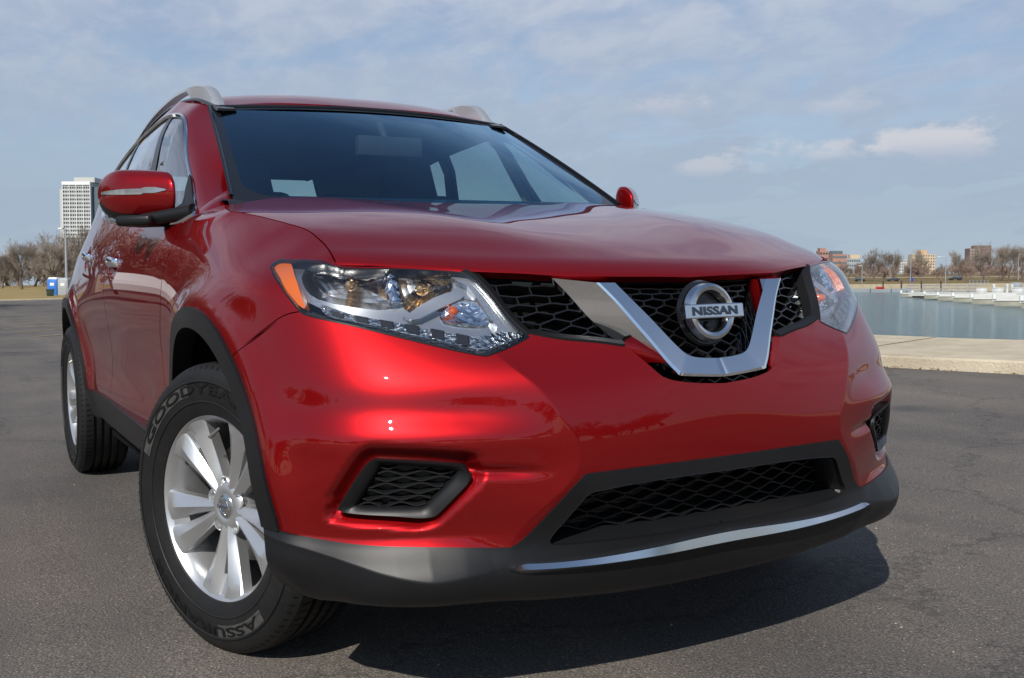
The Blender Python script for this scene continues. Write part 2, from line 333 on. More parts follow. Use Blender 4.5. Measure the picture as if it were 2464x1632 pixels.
# ================================================================= generic builders
def empty(name, loc=(0, 0, 0), label=None, cat=None, group=None, parent=None):
    o = bpy.data.objects.new(name, None); COL.objects.link(o); o.location = loc; o.empty_display_size = .1
    if label: o['label'] = label
    if cat: o['category'] = cat
    if group: o['group'] = group
    if parent: o.parent = parent
    return o
def mesh_obj(name, verts, faces, mat, parent=None, normals=None, smooth=True):
    me = bpy.data.meshes.new(name)
    me.from_pydata([tuple(map(float, v)) for v in verts], [], [tuple(int(i) for i in f) for f in faces]); me.update()
    if smooth: me.polygons.foreach_set('use_smooth', [True]*len(me.polygons))
    if normals is not None: me.normals_split_custom_set_from_vertices([tuple(map(float, n)) for n in normals])
    for m in (mat if isinstance(mat, (list, tuple)) else [mat]): me.materials.append(m)
    o = bpy.data.objects.new(name, me); COL.objects.link(o)
    if parent: o.parent = parent
    return o
class MB:
    """collects simple shapes into one mesh"""
    def __init__(s): s.v = []; s.f = []
    def add(s, v, f):
        k = len(s.v); s.v += [tuple(p) for p in v]; s.f += [tuple(i+k for i in q) for q in f]; return s
    def box(s, c, h, rot=None, taper=1.0):
        pts = [Vector((sx*h[0]*(taper if sz > 0 else 1), sy*h[1]*(taper if sz > 0 else 1), sz*h[2])) for sz in (-1, 1) for sy in (-1, 1) for sx in (-1, 1)]
        if rot is not None: pts = [rot @ p for p in pts]
        c = Vector(c)
        return s.add([c+p for p in pts], [(0, 2, 3, 1), (4, 5, 7, 6), (0, 1, 5, 4), (2, 6, 7, 3), (0, 4, 6, 2), (1, 3, 7, 5)])
    def tube(s, pts, rad, n=8, cap=True):
        pts = [Vector(p) for p in pts]; rr = rad if isinstance(rad, (list, tuple)) else [rad]*len(pts)
        vs = []; ref = None
        for i, p in enumerate(pts):
            t = (pts[min(i+1, len(pts)-1)]-pts[max(i-1, 0)]).normalized()
            if ref is None: ref = Vector((0, 0, 1)) if abs(t.z) < .9 else Vector((1, 0, 0))
            a = (ref-t*ref.dot(t)).normalized(); b = t.cross(a); ref = a
            vs += [p+(a*math.cos(2*math.pi*k/n)+b*math.sin(2*math.pi*k/n))*rr[i] for k in range(n)]
        fs = [(i*n+k, i*n+(k+1) % n, (i+1)*n+(k+1) % n, (i+1)*n+k) for i in range(len(pts)-1) for k in range(n)]
        if cap: fs += [tuple(range(n-1, -1, -1)), tuple(range((len(pts)-1)*n, len(pts)*n))]
        return s.add(vs, fs)
    def lathe(s, prof, n=48, axis='y', c=(0, 0, 0), a0=0, a1=2*math.pi):
        """prof: list of (radius, along axis)"""
        full = abs(a1-a0-2*math.pi) < 1e-6; cnt = n if full else n+1; vs = []
        for r, h in prof:
            for k in range(cnt):
                a = a0+(a1-a0)*k/n; x, z = r*math.cos(a), r*math.sin(a)
                vs.append(Vector(c)+(Vector((x, h, z)) if axis == 'y' else Vector((x, z, h)) if axis == 'z' else Vector((h, x, z))))
        fs = []
        for i in range(len(prof)-1):
            for k in range(n):
                k2 = (k+1) % cnt
                fs.append((i*cnt+k, i*cnt+k2, (i+1)*cnt+k2, (i+1)*cnt+k))
        return s.add(vs, fs)
    def obj(s, name, mat, parent=None, smooth=True, bevel=0, angle=40, subsurf=0, seg=2):
        o = mesh_obj(name, s.v, s.f, mat, parent, smooth=smooth)
        bm = bmesh.new(); bm.from_mesh(o.data); bmesh.ops.recalc_face_normals(bm, faces=bm.faces)
        if bevel: bmesh.ops.bevel(bm, geom=[e for e in bm.edges if len(e.link_faces) == 2 and e.calc_face_angle(0) > R(30)], offset=bevel, segments=seg, affect='EDGES', profile=.5, clamp_overlap=True)
        bm.to_mesh(o.data); bm.free()
        if smooth:
            o.data.polygons.foreach_set('use_smooth', [True]*len(o.data.polygons)); o.data.set_sharp_from_angle(angle=R(angle))
        if subsurf: m = o.modifiers.new('sub', 'SUBSURF'); m.levels = m.render_levels = subsurf
        return o
def inside(P, poly):
    P = np.asarray(P, float); q = np.asarray(poly, float); x, y = P[:, 0], P[:, 1]; r = np.zeros(len(P), bool); j = len(q)-1
    for i in range(len(q)):
        yi, yj = q[i, 1], q[j, 1]
        m = (yi > y) != (yj > y)
        if m.any():
            xc = (q[j, 0]-q[i, 0])*(y[m]-yi)/(yj-yi+1e-15)+q[i, 0]
            r[m] ^= x[m] < xc
        j = i
    return r
def seg_dist(P, line):
    P = np.asarray(P, float); q = np.asarray(line, float); d = np.full(len(P), 1e9)
    for a, b in zip(q[:-1], q[1:]):
        ab = b-a; t = np.clip(((P-a) @ ab)/(ab @ ab+1e-15), 0, 1)
        d = np.minimum(d, np.linalg.norm(P-a-t[:, None]*ab, axis=1))
    return d
def sdist(P, poly):
    """positive inside"""
    d = seg_dist(P, np.vstack([poly, poly[:1]])); return np.where(inside(P, poly), d, -d)
def smooth_line(pts, n=6, closed=False):
    """Catmull-Rom through the points"""
    p = np.asarray(pts, float); k = len(p); o = []
    for i in range(k if closed else k-1):
        a, b, c, d = [p[j % k] if closed else p[min(max(j, 0), k-1)] for j in (i-1, i, i+1, i+2)]
        for s in range(n):
            t = s/n; o.append(.5*((2*b)+(c-a)*t+(2*a-5*b+4*c-d)*t*t+(3*b-a-3*c+d)*t**3))
    if not closed: o.append(p[-1])
    return np.array(o)
def resample(pts, step):
    p = np.asarray(pts, float); d = np.concatenate([[0], np.cumsum(np.linalg.norm(np.diff(p, axis=0), axis=1))])
    n = max(2, int(d[-1]/step)+1); t = np.linspace(0, d[-1], n)
    return np.stack([np.interp(t, d, p[:, i]) for i in range(p.shape[1])], 1)
def offset_line(fn, line, w):
    """shift a (u,v) polyline sideways by w metres measured on the surface"""
    p = np.asarray(line, float); t = np.gradient(p, axis=0); e = 1e-3
    Ju = (fn(p[:, 0]+e, p[:, 1])-fn(p[:, 0]-e, p[:, 1]))/(2*e); Jv = (fn(p[:, 0], p[:, 1]+e)-fn(p[:, 0], p[:, 1]-e))/(2*e)
    g11, g12, g22 = (Ju*Ju).sum(1), (Ju*Jv).sum(1), (Jv*Jv).sum(1); det = g11*g22-g12**2+1e-9
    c = np.stack([-t[:, 1], t[:, 0]], 1)
    n = np.stack([(g22*c[:, 0]-g12*c[:, 1])/det, (-g12*c[:, 0]+g11*c[:, 1])/det], 1)
    ln = np.sqrt(g11*n[:, 0]**2+2*g12*n[:, 0]*n[:, 1]+g22*n[:, 1]**2)+1e-9
    return p+n/ln[:, None]*w
def strip(fn, line, w):
    return np.vstack([offset_line(fn, line, w/2), offset_line(fn, line, -w/2)[::-1]])
def cdt(us, vs, polys, lines=(), extra=()):
    """planar map of a grid plus outlines; returns uv, tris"""
    g = np.stack(np.meshgrid(us, vs, indexing='ij'), -1).reshape(-1, 2)
    pts = [tuple(p) for p in g]; edges = []
    nu, nv = len(us), len(vs)
    for i in range(nu-1): edges += [(i*nv, (i+1)*nv), (i*nv+nv-1, (i+1)*nv+nv-1)]
    for j in range(nv-1): edges += [(j, j+1), ((nu-1)*nv+j, (nu-1)*nv+j+1)]
    for e in extra: pts.append(tuple(e))
    for pl, closed in [(p, True) for p in polys]+[(l, False) for l in lines]:
        k = len(pts); pts += [tuple(map(float, p)) for p in pl]; n = len(pl)
        edges += [(k+i, k+(i+1) % n) for i in range(n if closed else n-1)]
    v, e, f, _, _, _ = delaunay_2d_cdt([Vector(p) for p in pts], edges, [], 0, 1e-5)
    uv = np.array([(p.x, p.y) for p in v]); T = np.array([t for t in f if len(t) == 3])
    inb = (uv[T].mean(1) >= [us[0], vs[0]]).all(1) & (uv[T].mean(1) <= [us[-1], vs[-1]]).all(1)
    return uv, T[inb]
def skin(name, fn, uv, T, mat, parent, sides=(-1,), off=0., flange=.012, flip=False, mat_in=None, nfn=None):
    """turn a set of (u,v) triangles into a smooth panel with a folded edge; sides -1 right half, 1 left half"""
    used, inv = np.unique(T, return_inverse=True); T2 = inv.reshape(-1, 3); q = uv[used]
    P = fn(q[:, 0], q[:, 1]); n = normal(nfn or fn, q[:, 0], q[:, 1])
    if flip: n = -n
    P = P+n*off
    ec = {}
    for t in T2:
        for a, b in ((t[0], t[1]), (t[1], t[2]), (t[2], t[0])):
            k = (min(a, b), max(a, b)); ec[k] = ec.get(k, 0)+1 if k in ec else 1
            if ec[k] == 1: ec[(k, 'd')] = (a, b)
    bd = [ec[(k, 'd')] for k in list(ec) if not isinstance(k[0], tuple) and ec[k] == 1]
    V = []; Fc = []; Nn = []
    for s in sides:
        sg = np.array([1, s, 1.]); k = len(V); PP = P*sg; nn = n*sg
        g = np.cross(PP[T2[:, 1]]-PP[T2[:, 0]], PP[T2[:, 2]]-PP[T2[:, 0]])
        fl = (g*nn[T2].mean(1)).sum(1) < 0
        V += list(PP); Nn += list(nn)
        Fc += [tuple(k+i for i in (t[::-1] if f else t)) for t, f in zip(T2, fl)]
        if flange:
            for a, b in bd:
                if abs(q[a, 0]) < 1e-6 and abs(q[b, 0]) < 1e-6 and len(sides) == 2: continue
                m = len(V); sn = np.cross(PP[b]-PP[a], nn[a]); ln = np.linalg.norm(sn)
                if ln < 1e-10: continue
                sn = sn/ln*(1 if s*(-1 if flip else 1) > 0 else -1)
                V += [PP[a], PP[b], PP[b]-nn[b]*flange, PP[a]-nn[a]*flange]; Nn += [sn]*4
                Fc.append((m, m+1, m+2, m+3) if np.dot(np.cross(PP[b]-PP[a], -nn[a]), sn) > 0 else (m+3, m+2, m+1, m))
    return mesh_obj(name, V, Fc, mat, parent, normals=Nn)
def invert(fn, targets, axes, guess):
    """(u,v) where fn hits the two given coordinates"""
    T = np.asarray(targets, float); q = np.array(guess, float)*np.ones((len(T), 2)); e = 1e-3
    for _ in range(25):
        P = fn(q[:, 0], q[:, 1])[:, axes]; r = T-P
        a = (fn(q[:, 0]+e, q[:, 1])[:, axes]-P)/e; b = (fn(q[:, 0], q[:, 1]+e)[:, axes]-P)/e
        det = a[:, 0]*b[:, 1]-a[:, 1]*b[:, 0]; det = np.where(np.abs(det) < 1e-6, 1e-6, det)
        du = (r[:, 0]*b[:, 1]-r[:, 1]*b[:, 0])/det; dv = (a[:, 0]*r[:, 1]-a[:, 1]*r[:, 0])/det
        q += np.clip(np.stack([du, dv], 1), -.15, .15)
    return q
def sweep(name, rings, mat, parent, closed_ring=True, sides=(1,), cap=True, angle=35, bevel=0):
    """rings: (n, k, 3) cross-sections joined along n"""
    rg = np.asarray(rings, float); n, k, _ = rg.shape; mb = MB()
    for s in sides:
        V = (rg*np.array([1, s, 1])).reshape(-1, 3)
        Fc = [(i*k+j, i*k+(j+1) % k, (i+1)*k+(j+1) % k, (i+1)*k+j) for i in range(n-1) for j in range(k if closed_ring else k-1)]
        if cap and closed_ring: Fc += [tuple(range(k)), tuple(range((n-1)*k+k-1, (n-1)*k-1, -1))]
        mb.add(V, Fc)
    return mb.obj(name, mat, parent, angle=angle, bevel=bevel)
def text_mesh(body, size, extrude, bold=0.0, space=1.0):
    c = bpy.data.curves.new('t', 'FONT'); c.body = body; c.size = size; c.extrude = extrude; c.offset = bold; c.space_character = space
    c.align_x = 'CENTER'; c.align_y = 'CENTER'; c.resolution_u = 3
    o = bpy.data.objects.new('t', c); COL.objects.link(o)
    bpy.context.view_layer.update()
    me = bpy.data.meshes.new_from_object(o.evaluated_get(bpy.context.evaluated_depsgraph_get()))
    v = np.array([tuple(p.co) for p in me.vertices]); f = [tuple(p.vertices) for p in me.polygons]
    bpy.data.objects.remove(o); bpy.data.curves.remove(c); bpy.data.meshes.remove(me)
    return v, f
# ================================================================= the car
D = {"headlight":[[1.0529,0.97],[1.0638,0.9755],[1.0679,0.9821],[1.0516,0.9886],[0.9947,0.9952],[0.9224,1.0098],[0.8426,1.026],[0.6327,1.026],[0.5126,1.026],[0.4606,1.0258],[0.4456,1.0143],[0.4346,0.9706],[0.4192,0.8753],[0.4007,0.8267],[0.3838,0.799],[0.3845,0.7954],[0.4018,0.7872],[0.434,0.7749],[0.4728,0.7648],[0.4905,0.7634],[0.5496,0.7747],[0.654,0.7968],[0.7565,0.8211],[0.8378,0.8375],[0.8814,0.8465],[0.9049,0.8583],[0.9262,0.8892],[0.9609,0.9326],[1.0186,0.9606]],"hl_amber":[[1.073,0.9794],[0.9891,0.9846],[0.914,0.9413],[0.8921,0.8665],[0.9104,0.8722],[0.9347,0.9053],[0.9825,0.9512]],"hl_bowl_a":[[0.9473,1.0043],[0.9173,1.0296],[0.6687,1.041],[0.6961,0.9759],[0.7066,0.8637],[0.7668,0.8753],[0.8592,0.896],[0.8826,0.9464]],"hl_bowl_b":[[0.66,1.0231],[0.5254,1.0047],[0.5108,0.959],[0.523,0.9127],[0.6257,0.8538],[0.6433,0.8499],[0.6765,0.8568],[0.6744,0.9118]],"hl_bar":[[0.6444,0.8463],[0.6251,0.8548],[0.5194,0.9215],[0.4845,0.9231],[0.4907,0.8974],[0.6071,0.8409]],"hl_turn":[[0.5546,0.8431],[0.5406,0.862],[0.487,0.893],[0.4555,0.8802],[0.4414,0.8388],[0.4596,0.8262],[0.5352,0.831]],"hl_led":[[0.8437,0.8715],[0.7716,0.8488],[0.674,0.8325],[0.5495,0.8101],[0.4692,0.8048],[0.4358,0.8115],[0.3931,0.8075],[0.3841,0.8021],[0.4725,0.7768],[0.5404,0.786],[0.6488,0.8066],[0.755,0.83],[0.8363,0.8457]],"hl_led_up":[[0.5025,1.0261],[0.4648,1.0256],[0.4435,0.9983],[0.4265,0.888],[0.4039,0.8287],[0.3931,0.8075],[0.4209,0.8096],[0.4426,0.8631],[0.4632,0.9553],[0.4859,0.9822]],"grille_low":[[0.3845,0.7954],[0.3796,0.8017],[0.3597,0.7936],[0.323,0.7815],[0.2689,0.7702],[0.2248,0.7593],[0.2217,0.761],[0.2044,0.7429],[0.1776,0.7148],[0.1548,0.6938],[0.1196,0.683],[0.0677,0.6758],[-0.0003,0.6713]],"gr_frame_in":[[0.4417,1.0236],[0.4135,0.9114],[0.3904,0.8356],[0.3808,0.8173],[0.37,0.8076],[0.3167,0.7945],[0.2629,0.7805],[0.2192,0.7668]],"v_in":[[0.2024,0.9855],[0.1772,0.8683],[0.1462,0.814],[0.1144,0.7687],[0.091,0.7422],[0.0735,0.7325],[0.0494,0.728],[0.0193,0.7258],[-0.0124,0.7245]],"v_cr":[[0.2458,0.9579],[0.2206,0.8574],[0.1925,0.7965],[0.1704,0.7568],[0.1464,0.7173],[0.1283,0.6967],[0.1206,0.6914],[0.0752,0.6875],[0.0129,0.6833]],"v_out":[[0.289,0.9321],[0.2647,0.8388],[0.2393,0.8002],[0.2134,0.7671],[0.1867,0.7404],[0.1556,0.7174],[0.1274,0.7022],[0.0957,0.696],[0.0453,0.6908],[-0.0218,0.6853]],"seam_bf":[[0.9057,0.8554],[0.9344,0.8511],[0.9659,0.8417],[1.0008,0.8272],[1.0329,0.814],[1.0617,0.8008],[1.0938,0.7857],[0.9761,0.8339],[1.0385,0.8059],[1.1002,0.7791],[1.1597,0.7526]],"chin_top":[[1.0223,0.401],[0.9636,0.3984],[0.9258,0.3944],[0.8751,0.3902],[0.7975,0.3846],[0.7072,0.3792],[0.5795,0.3737],[0.4648,0.3701],[0.4505,0.3723],[0.4409,0.3784],[0.4306,0.3971],[0.4261,0.4254],[0.427,0.4553],[0.4273,0.4864],[0.4179,0.5096],[0.4035,0.5146],[0.3859,0.5164],[0.2898,0.5157],[0.207,0.5132],[0.079,0.5146],[0.0037,0.5146]],"lg_open":[[0.3891,0.3742],[0.389,0.3869],[0.3813,0.4087],[0.3745,0.4417],[0.3695,0.4652],[0.3602,0.4721],[0.3426,0.4737],[0.3104,0.4762],[0.2509,0.4797],[0.1224,0.4825],[-0.0242,0.4814]],"lg_open_low":[[0.3896,0.3767],[0.3841,0.369],[0.3702,0.3655],[0.2846,0.3627],[0.1022,0.3603],[-0.0143,0.3608]],"strip_top":[[0.4676,0.3237],[0.4505,0.3272],[0.425,0.3316],[0.396,0.3335],[0.3272,0.3315],[0.2552,0.3309],[0.218,0.3377],[0.098,0.341],[-0.0179,0.3425]],"strip_bot":[[0.4685,0.3222],[0.4476,0.322],[0.3997,0.32],[0.3289,0.3176],[0.2546,0.3178],[0.2162,0.3194],[0.0942,0.3199],[-0.0214,0.3208]],"fog_out":[[0.8549,0.4493],[0.8529,0.4552],[0.8447,0.4728],[0.8101,0.5333],[0.7982,0.5504],[0.7907,0.5556],[0.7804,0.5573],[0.7045,0.5515],[0.6317,0.5423],[0.6246,0.5392],[0.6107,0.5226],[0.6074,0.5154],[0.6089,0.5001],[0.637,0.4502],[0.647,0.4359],[0.6583,0.4325],[0.686,0.4325],[0.7424,0.4396],[0.8452,0.4459]],"fog_in":[[0.8118,0.4619],[0.802,0.4792],[0.7802,0.5215],[0.7727,0.5399],[0.7692,0.5441],[0.7535,0.5434],[0.6784,0.5345],[0.6451,0.5286],[0.6367,0.5255],[0.6402,0.5129],[0.6678,0.4688],[0.6804,0.4543],[0.6906,0.4523],[0.7448,0.4545],[0.8064,0.457]],"fog_recess":[[0.9105,0.4368],[0.8656,0.5191],[0.8415,0.5521],[0.8183,0.5759],[0.7951,0.5893],[0.7719,0.5919],[0.6847,0.5808],[0.5918,0.5583],[0.4986,0.532],[0.5638,0.5197],[0.5991,0.5113],[0.605,0.4832],[0.6326,0.438],[0.5811,0.424],[0.4964,0.4021],[0.6512,0.4085],[0.7694,0.4206],[0.8589,0.4337]],"lip_ridge":[[0.9645,0.3723],[0.8668,0.3549],[0.8007,0.34],[0.743,0.3292],[0.6849,0.3218],[0.6503,0.3189],[0.6068,0.3211],[0.5205,0.3255],[0.4637,0.3326]],"gap_fd":[[1.8665,1.1439],[1.9283,1.0645],[1.9044,1.0367],[1.9122,0.9973],[1.951,0.9603],[1.9825,0.8972],[2.0093,0.8418],[2.0351,0.8069],[2.0868,0.749],[2.1195,0.6781],[2.1083,0.5933]],"gap_dd":[[2.7379,1.1117],[2.9262,1.0555],[2.9606,1.0184],[2.9773,0.9667],[2.9833,0.8816],[3.0352,0.8345],[3.1015,0.7772],[3.237,0.6719],[3.34,0.5437],[3.2494,0.4695]],"sill_top":[[3.817,0.4438],[3.4634,0.4328],[3.1043,0.4291],[2.6921,0.4303],[2.3729,0.431]],"win_out":[[3.7988,1.2182],[3.6736,1.1718],[3.4462,1.1419],[3.2068,1.1314],[2.6077,1.106],[2.0888,1.0797],[2.0041,1.0825],[1.8656,1.123],[1.8623,1.2445],[1.7652,1.3437],[1.7517,1.4133],[1.7994,1.4665],[1.8892,1.4933],[2.0699,1.512],[2.2864,1.5074],[2.5441,1.4867],[2.8261,1.4688],[3.1389,1.4482],[3.3323,1.4261],[3.4979,1.404],[3.6569,1.3792]],"win_front":[[1.899,1.1285],[1.8992,1.2462],[1.7992,1.3506],[1.7899,1.421],[1.8456,1.4592],[1.937,1.4707],[2.2125,1.4533],[2.2299,1.4506],[2.3783,1.381],[2.5896,1.3138]],"win_rear":[[2.3729,1.4511],[2.5087,1.4524],[2.9993,1.4408],[3.2727,1.424],[3.3128,1.3649],[2.7313,1.3284],[2.4917,1.393]],"seam_af":[[1.5918,1.2081],[1.7183,1.1928],[1.8222,1.1698],[1.8678,1.141]],"handle_f":[[2.994,0.9805],[2.688,0.9758],[2.8633,0.9946],[2.8188,0.9568]],"handle_r":[[4.1957,1.0335],[3.6071,1.0227],[3.9377,1.0486],[3.7519,1.0055]],"hood_cut":[[0.0151,0.7267],[0.0552,0.7223],[0.1125,0.7163],[0.1675,0.7153],[0.2191,0.7159],[0.2666,0.7238],[0.3081,0.7366],[0.3681,0.7516],[0.4264,0.7681],[0.4796,0.7868],[0.5071,0.7964],[0.5758,0.7908],[0.6861,0.7729]],"v3_in":[[0.8621,0.2165,0.8938],[0.8808,0.1847,0.8557],[0.9011,0.1499,0.8141],[0.9228,0.1162,0.7698],[0.936,0.0925,0.743],[0.9408,0.0748,0.7331],[0.9431,0.0504,0.7284],[0.9443,0.0202,0.7261],[0.945,-0.0108,0.7247]],"v3_cr":[[0.8616,0.2655,0.8948],[0.8817,0.2312,0.8537],[0.9068,0.1965,0.8026],[0.926,0.1698,0.7635],[0.9459,0.1437,0.7228],[0.9565,0.1261,0.7012],[0.9593,0.1186,0.6955],[0.9616,0.0708,0.6908],[0.964,0.0019,0.6858]],"v3_out":[[0.7942,0.3319,0.9059],[0.8125,0.302,0.8685],[0.8353,0.2691,0.822],[0.8524,0.2362,0.7871],[0.8687,0.2026,0.7538],[0.8818,0.1704,0.7271],[0.8929,0.1365,0.7044],[0.9,0.1076,0.69],[0.9028,0.0748,0.6842],[0.9051,0.0231,0.6795],[0.9077,-0.0481,0.6743]],"sail":[[2.0791,1.1425],[2.0204,1.1535],[1.9884,1.2017],[1.9097,1.2457],[1.9039,1.2355],[1.923,1.1703],[1.8767,1.1239],[1.9575,1.1206]]}
D = {k: np.array(v, float) for k, v in D.items()}
WC = np.array([.126, .36]); WR = np.array([-2.706, .36])     # arch centres (x, z)
def arch_flare(P):
    o = 0
    for c in (WC, WR):
        r = np.hypot(P[:, 0]-c[0], P[:, 2]-c[1])
        o = o+(.020 if c is WC else .016)*np.where(r < .49, 1, np.exp(-((r-.49)/.055)**2))*sst(.55, .80, P[:, 1])
    return o
_rs = smooth_line(np.array([[.36, .338], [.46, .333], [.55, .325], [.65, .318], [.74, .328], [.80, .342], [.86, .357], [.96, .376], [1.05, .385]]), 8); RIDGE_UV = (_rs[:, 0], _rs[:, 1])
FOGP = smooth_line(D['fog_out'], 3, True)
def disp_a(u, v, P):
    q = np.stack([u, v], 1)
    d = arch_flare(P)
    fo_sd = -sdist(q, FOGP)
    rt_ = sst(-.035, .02, u-(.665-.58*(v-.434)))*(1-sst(.0, .03, .44-v)*0)
    wd = .024+.014*rt_-.010*sst(-.01, .01, .47-v)*rt_
    d = d-(.012+.016*rt_)*(1-sst(-.004, 1, fo_sd/wd))
    tail = np.exp(-((v-(.527+.05*(u-.6)))/.011)**2)*sst(.47, .57, u)*(1-sst(.60, .66, u)); d = d-.011*tail
    corner = sst(.43, .62, u)*(1-sst(.90, 1.06, u))
    d = d+.008*np.exp(-((v-.594)/np.where(v > .594, .030, .035))**2)*corner*(1-.35*sst(.55, .75, u))
    d = d-.0068*np.exp(-((v-.656-.02*(u-.6))/.032)**2)*corner*(1-.3*sst(.6, .8, u))
    # chin: a soft edge runs round the corner, facing up above it and down below it
    vr = np.interp(u, *RIDGE_UV)
    am = np.interp(u, [.45, .50, .57, .65, .72, .86, .96, 1.04], [0, .005, .017, .026, .025, .015, .008, .004])
    t_ = v-vr; up_ = np.maximum(.395-vr, .012)
    tent = np.where(t_ > 0, 1-t_/up_, 1+t_/.085); k_ = .07
    d = d+am*np.clip(tent, 0, 1)
    return d
def A0(u, v):
    u = np.asarray(u, float); v = np.asarray(v, float)
    P = bodyA(u, v); return P+normal(bodyA, u, v, 3e-3)*disp_a(u, v, P)[:, None]
def Hd(u, v):
    P = hood(u, v); roll = np.clip(.016-u, 0, .03)
    return P-np.stack([0*u, 0*u, 26*roll**2], 1)+np.stack([-6*roll**2, 0*u, 0*u], 1)
_hc = smooth_line(D['hood_cut'], 6); _hp = Hd(_hc[:, 0], _hc[:, 1]); _o = np.argsort(_hp[:, 0]); _hp = _hp[_o]
_eu = np.linspace(.80, 1.95, 120); _ep = A0(_eu, np.full(120, 1.0385))
_et = np.stack([_ep[:, 0], np.interp(_ep[:, 0], _hp[:, 0], _hp[:, 1])+.003, np.interp(_ep[:, 0], _hp[:, 0], _hp[:, 2])-.0015], 1)
_ed = (_et-_ep)*(sst(.82, .87, _eu)*(1-sst(1.80, 1.93, _eu)))[:, None]
def A(u, v):
    P = A0(u, v); w = sst(.955, 1.0385, np.asarray(v, float)); P[:, 1] += np.interp(v, GV, GDY)*sst(1.70, 1.95, np.asarray(u, float))
    return P+np.stack([np.interp(u, _eu, _ed[:, i]) for i in range(3)], 1)*w[:, None]
def B(u, v):
    u = np.asarray(u, float); v = np.asarray(v, float)
    P = bodyB(u, v); d = arch_flare(P)
    # shallow sculpted hollow along the lower doors
    d = d-.006*np.exp(-((v-.60)/.09)**2)*sst(2.2, 2.5, u)*(1-sst(3.6, 4.0, u))
    for c in ('handle_f', 'handle_r'):
        hc = HANDLE[c]; d = d-.022*np.clip(1-((u-hc[0])/.085)**2-((v-hc[1])/.042)**2, 0, 1)**1.2
    return P+normal(bodyB, u, v, 3e-3)*d[:, None]
GV, GDY = np.array([0., 1.]), np.array([0., 0.])
HANDLE = {'handle_f': (2.80, .975), 'handle_r': (3.62, 1.005)}
car = empty('suv', (0, 0, 0), 'dark red SUV parked at an angle, filling the foreground, front wheels turned', 'car')

def circ(c, r, a0, a1, n=60):
    a = np.linspace(R(a0), R(a1), n); return np.stack([c[0]+r*np.cos(a), c[1]+r*np.sin(a)], 1)
# ---- skin A: bumper, fender, chin, arch lip
def arch_poly(fn, c, r, g, a0, a1):
    return invert(fn, circ(c, r, a0, a1), [0, 2], g)
AIN = arch_poly(bodyA, WC, .443, (1.46, .6), 5.6, 196)
AOUT = arch_poly(bodyA, WC, .489, (1.46, .6), 5.1, 198)
arch_hole = np.vstack([AIN, [[AIN[-1, 0], .15], [AIN[0, 0], .15]]])
ring = np.vstack([AOUT, AIN[::-1]])
arch_full = np.vstack([AOUT, [[AOUT[-1, 0], .15], [AOUT[0, 0], .15]]])
hl = D['headlight']
hl = smooth_line(hl, 3, True)
ct = smooth_line(D['chin_top'], 3); ct = ct[ct[:, 0] > 0]
ct[ct[:, 1] > .512, 1] = .5145
ct = np.vstack([[AIN[0, 0]+.01, ct[0, 1]+.001], ct, [-.01, .5145]])
chin = np.vstack([ct, [[-.01, .15], [AIN[0, 0]+.01, .15]]])
lo = smooth_line(D['lg_open'], 3); lo = lo[lo[:, 0] > 0.01]; ll = smooth_line(D['lg_open_low'], 3); ll = ll[ll[:, 0] > .01]
lg = np.vstack([lo, [[-.01, .4817], [-.01, .3608]], ll[::-1]])
gl = D['grille_low']; i_tip = 14*3
vl = D['v_out']
grl = np.vstack([smooth_line(gl, 3), [[-.01, .67], [-.01, 1.05], [.47, 1.05]], [hl[k] for k in range(9*3, 14*3+1)]])
grl = np.vstack([grl])
fog = smooth_line(D['fog_out'], 3, True)
seam = np.vstack([D['seam_bf'], AOUT[np.argmin(np.hypot(*(AOUT-D['seam_bf'][-1]).T))][None]])
seam = smooth_line(seam, 4); seam_s = strip(bodyA, seam, .0026)
k_hl = np.argmin(np.hypot(*(hl-seam[0]).T))
fend = np.vstack([seam, AOUT[30:], [[AOUT[-1, 0], .15], [3, .15], [3, 1.2], [.60, 1.2], hl[int(len(hl)*.21)]], [[.96, .93]]])
gap_fd = smooth_line(D['gap_fd'], 4)
gap_a = invert(bodyA, B(gap_fd[:, 0], gap_fd[:, 1])[:, [0, 2]], [0, 2], (1.9, .8))
_k = np.argsort(gap_a[:, 1]); _db = (B(gap_fd[:, 0], gap_fd[:, 1])-A(gap_a[:, 0], gap_a[:, 1]))[:, 1]
_k = _k[(gap_a[_k, 1] < .97)]; GV, GDY = gap_a[_k, 1], np.clip(_db[_k], -.05, .05)
gap_a = gap_a[gap_a[:, 1] < 1.06]

gap_poly = np.vstack([gap_a+[.0, 0], [[gap_a[-1, 0], .15], [3, .15], [3, 1.2], [gap_a[0, 0], 1.2]]])
gap_s = strip(bodyA, gap_a, .005)
af = invert(bodyA, B(D['seam_af'][:, 0], D['seam_af'][:, 1])[:, [0, 2]], [0, 2], (1.85, 1.0))
RIDGE = np.stack([np.linspace(.40, 1.0, 90), np.interp(np.linspace(.40, 1.0, 90), *RIDGE_UV)], 1)
US = np.unique(np.concatenate([np.linspace(0, U_CREASE-.006, 38), [U_CREASE], np.linspace(U_CREASE+.006, 1.20, 72), np.linspace(1.215, 2.20, 60)]))
VS = np.unique(np.concatenate([np.linspace(.20, .30, 8), np.linspace(.305, .62, 48), np.linspace(.63, 1.045, 44)]))
VSTOP = 1.0385
VS[-1] = VSTOP
uv, T = cdt(US, VS, [arch_hole, ring, hl, chin, lg, grl, fog, seam_s, gap_s], [gap_a, RIDGE+[0, .002], RIDGE, RIDGE-[0, .002]])
c = uv[T].mean(1)
lab = np.full(len(T), 'bumper', dtype=object)
lab[inside(c, fend)] = 'fender'
lab[inside(c, chin) & (c[:, 0] < AIN[0, 0]+.01)] = 'chin'
lab[inside(c, fog)] = 'fog'
lab[inside(c, grl)] = 'grille'
lab[inside(c, hl)] = 'lamp'
lab[inside(c, lg)] = 'lower'
